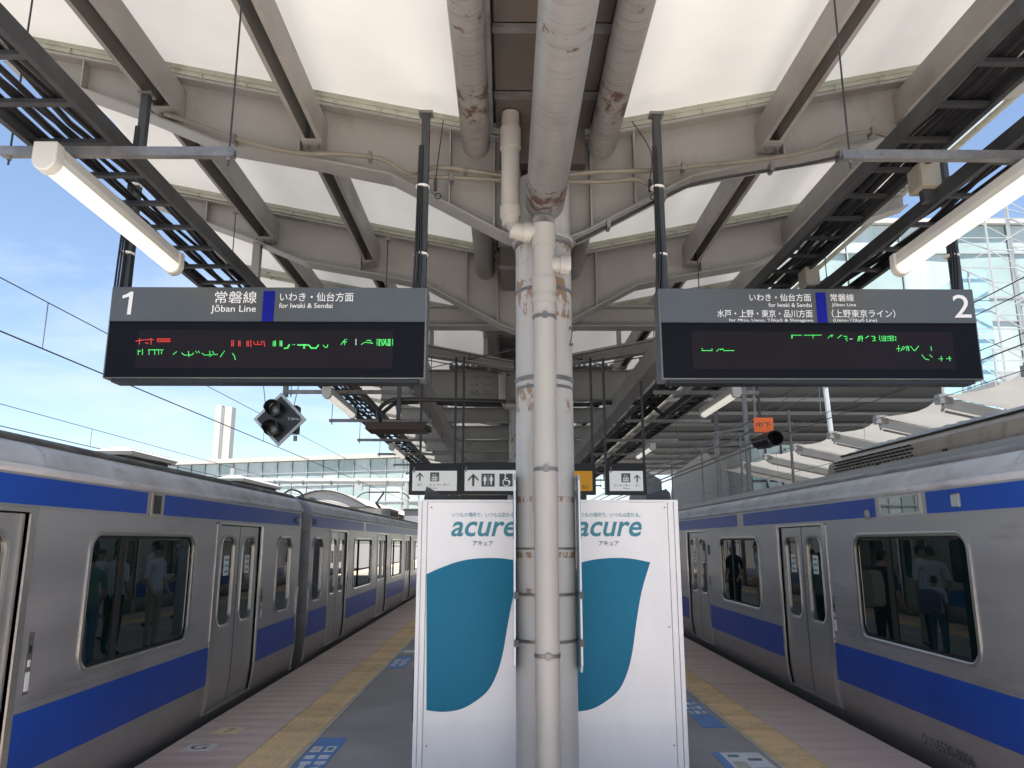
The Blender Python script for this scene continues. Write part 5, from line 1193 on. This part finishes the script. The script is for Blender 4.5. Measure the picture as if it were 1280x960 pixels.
# next platform canopy on the right
t = thing('right_platform_canopy', 'cream membrane canopy of the next platform seen over the right train', 'canopy', (14.5, 22, 0))
for i in range(-2, 8):
    y = 12.2 + 3.3 * i
    b = MB(); nx, ny = 8, 6
    for a in range(nx + 1):
        for c_ in range(ny + 1):
            u_ = a / nx; tt = c_ / ny; x = 11.0 + .30 * math.sin(math.pi * tt) * (1 - u_) + 4.5 * u_
            b.v.append((x, y + .05 + 3.2 * tt, 5.32 - .95 * u_ - .10 * math.sin(math.pi * tt)))
    for a in range(nx):
        for c_ in range(ny): k = a * (ny + 1) + c_; b.f.append((k, k + 1, k + ny + 2, k + ny + 1))
    b.build('membrane_panel', M['membrane'], t, smooth=True)
    MB().bar((11.05, y, 5.16), (15.4, y, 4.2), .12, .24).build('arm', M['white_steel'], t)
    MB().tube([(11.4, y + .55, 5.02), (15.4, y + .55, 4.15)], .035, 6).build('edge_tube', M['galv'], t)
    MB().box(10.9, 11.25, y - .12, y + .12, 5.12, 5.36).build('edge_bracket', M['galv'], t)
    MB().bar((11.1, y, 5.16), (11.35, y + .6, 5.05), .06).build('link_bar', M['galv'], t)
MB().tube([(15.5, 2, 4.1), (15.5, 36, 4.1)], .25, 12).build('spine_pipe', M['galv'], t, smooth=True)
for y in (8, 18, 28): MB().tube([(15.5, y, -1.3), (15.5, y, 4.1)], .2, 12).build('column', M['white_steel'], t)
plat2 = MB().box(10.5, 21, -10, 60, -1.3, 0).build('far_platform', M['concrete']); tag(plat2, kind='structure')
t = thing('hanger_pole', 'white vertical pole standing over the edge of the right canopy', 'pole', (11, 25.5, 5.2))
MB().tube([(11.0, 25.4, 5.3), (10.9, 25.4, 7.9)], .09, 8).build('post', M['white_steel'], t)

# ============================================================ PEOPLE waiting behind the machines (seen mirrored in the train windows)
def person(label, x, y, rz, h=1.65, top='cloth_white', legs='cloth_dark', extra=None, cap=False):
    k = h / 1.70
    J = [((0, 0, .95), .135, .10), ((0, .0, 1.15), .13, .095), ((0, 0, 1.36), .155, .10), ((0, 0, 1.45), .07, .06), ((0, -.01, 1.50), .052, .055), ((0, -.02, 1.56), .075, .085), ((0, -.015, 1.63), .08, .095), ((0, 0, 1.69), .05, .06)]
    V = [p for p, _, _ in J]; Rr = [(a, b) for _, a, b in J]; E = [(i, i + 1) for i in range(len(J) - 1)]
    for s in (-1, 1):
        b0 = len(V)
        V += [(s * .10, 0, .90), (s * .105, -.01, .50), (s * .10, .02, .10), (s * .11, -.10, .035)]; Rr += [(.085, .09), (.058, .06), (.042, .045), (.042, .03)]
        E += [(0, b0), (b0, b0 + 1), (b0 + 1, b0 + 2), (b0 + 2, b0 + 3)]
        b0 = len(V)
        V += [(s * .19, 0, 1.38), (s * .235, .02, 1.12), (s * .22, -.10, .92), (s * .20, -.18, .86)]; Rr += [(.055, .055), (.042, .042), (.032, .032), (.03, .022)]
        E += [(2, b0), (b0, b0 + 1), (b0 + 1, b0 + 2), (b0 + 2, b0 + 3)]
        for f in range(5):
            V.append((s * (.20 - .03 + .013 * f) if f else s * .165, -.245 + (.02 if f in (1, 4) else 0) + (.045 if f == 0 else 0), .835 - (.0 if f else -.01))); Rr.append((.009, .009)); E.append((b0 + 3, len(V) - 1))
    me = bpy.data.meshes.new('person_base'); me.from_pydata([(a * k, b * k, c * k) for a, b, c in V], E, [])
    o = bpy.data.objects.new('person_tmp', me); COL.objects.link(o)
    o.modifiers.new('skin', 'SKIN'); sv = me.skin_vertices[0].data
    for i, (a, b) in enumerate(Rr): sv[i].radius = (a * k, b * k); sv[i].use_root = (i == 0)
    ss = o.modifiers.new('sub', 'SUBSURF'); ss.levels = 2
    dg = bpy.context.evaluated_depsgraph_get(); m2 = bpy.data.meshes.new_from_object(o.evaluated_get(dg)); bpy.data.objects.remove(o)
    m2.name = 'person'; m2.materials.clear()
    for n_ in ('skin', top, legs, 'rubber', 'hair'): m2.materials.append(M[n_])
    for p in m2.polygons:
        p.use_smooth = True; c = p.center / k
        if c.z > 1.60 or (c.z > 1.53 and c.y > .01): p.material_index = 4
        elif c.z > 1.46: p.material_index = 0
        elif abs(c.x) > .17 and c.z < 1.15: p.material_index = 0
        elif c.z > .93: p.material_index = 1
        elif c.z > .09: p.material_index = 2
        else: p.material_index = 3
    b = bpy.data.objects.new('person', m2); COL.objects.link(b); b.location = (x, y, 0); b.rotation_euler = (0, 0, rz)
    tag(b, label, 'person', None)
    def child(mb, name, m): 
        o2 = link(mb.mesh(name, M[m], True), name, None); o2.parent = b; return o2
    # face: eyes, nose, mouth, ears
    child(MB().tube([(-.03 * k, -.108 * k, 1.59 * k), (-.03 * k, -.118 * k, 1.59 * k)], .008, 6), 'eye', 'rubber'); child(MB().tube([(.03 * k, -.108 * k, 1.59 * k), (.03 * k, -.118 * k, 1.59 * k)], .008, 6), 'eye', 'rubber')
    child(MB().tube([(0, -.10 * k, 1.585 * k), (0, -.13 * k, 1.555 * k)], .009, 6), 'nose', 'skin'); child(MB().box(-.02 * k, .02 * k, -.11 * k, -.10 * k, 1.525 * k, 1.532 * k), 'mouth', 'cloth_purple')
    for s in (-1, 1): child(MB().tube([(s * .078 * k, 0, 1.55 * k), (s * .088 * k, .005, 1.60 * k)], .012, 6), 'ear', 'skin')
    if extra == 'backpack':
        child(MB().loops([[(a * w_, .11 + d_, z) for a, d_ in ((-1, .02), (-.7, .17), (.7, .17), (1, .02), (.8, 0), (-.8, 0))] for z, w_ in ((.92 * k, .10), (.95 * k, .15), (1.25 * k, .155), (1.38 * k, .12), (1.41 * k, .05))]), 'backpack', 'cloth_purple' if h < 1.4 else 'cloth_beige')
    if extra == 'bag': child(MB().prism([(-.14, .62), (.14, .62), (.12, .84), (-.12, .84)], -.30, -.22), 'hand_bag', 'cloth_beige')
    if cap: child(MB().loops([[(r_ * math.cos(a * math.pi / 6) * k, (r_ * math.sin(a * math.pi / 6) - .01) * k, z * k) for a in range(12)] for r_, z in ((.095, 1.61), (.095, 1.66), (.07, 1.71), (.01, 1.73))]), 'cap', 'cloth_white')
    return b
person('person in a white shirt standing behind the machines, back to the left train, tallest', 1.45, 16.3, R(100), 1.74, 'cloth_white', 'cloth_beige')
person('person in a dark vest and white cap behind the machines', 1.55, 17.8, R(60), 1.66, 'cloth_dark', 'cloth_dark', cap=True)
person('person in a white shirt and dark trousers behind the machines with a hand bag', .15, 12.1, R(200), 1.66, 'cloth_white', 'cloth_dark', extra='bag')
person('person in a pale green top and navy trousers, nearest behind the machines', -.35, 10.4, R(120), 1.60, 'cloth_green', 'cloth_blue')
person('person with a large beige backpack facing away from the right train', 1.75, 10.4, R(-110), 1.62, 'cloth_dark', 'cloth_dark', extra='backpack')
person('child in a blue skirt with a purple backpack', .30, 11.8, R(-120), 1.22, 'cloth_white', 'cloth_blue', extra='backpack')
person('person in a white shirt and pale trousers behind the child with the backpack', -.1, 12.9, R(-80), 1.68, 'cloth_white', 'cloth_beige')
person('person in a long white dress behind the machines', 1.35, 13.9, R(-60), 1.60, 'cloth_white', 'cloth_white')
person('person in a green top and dark hair near the white dress', 1.55, 13.0, R(-100), 1.55, 'cloth_green', 'cloth_dark')
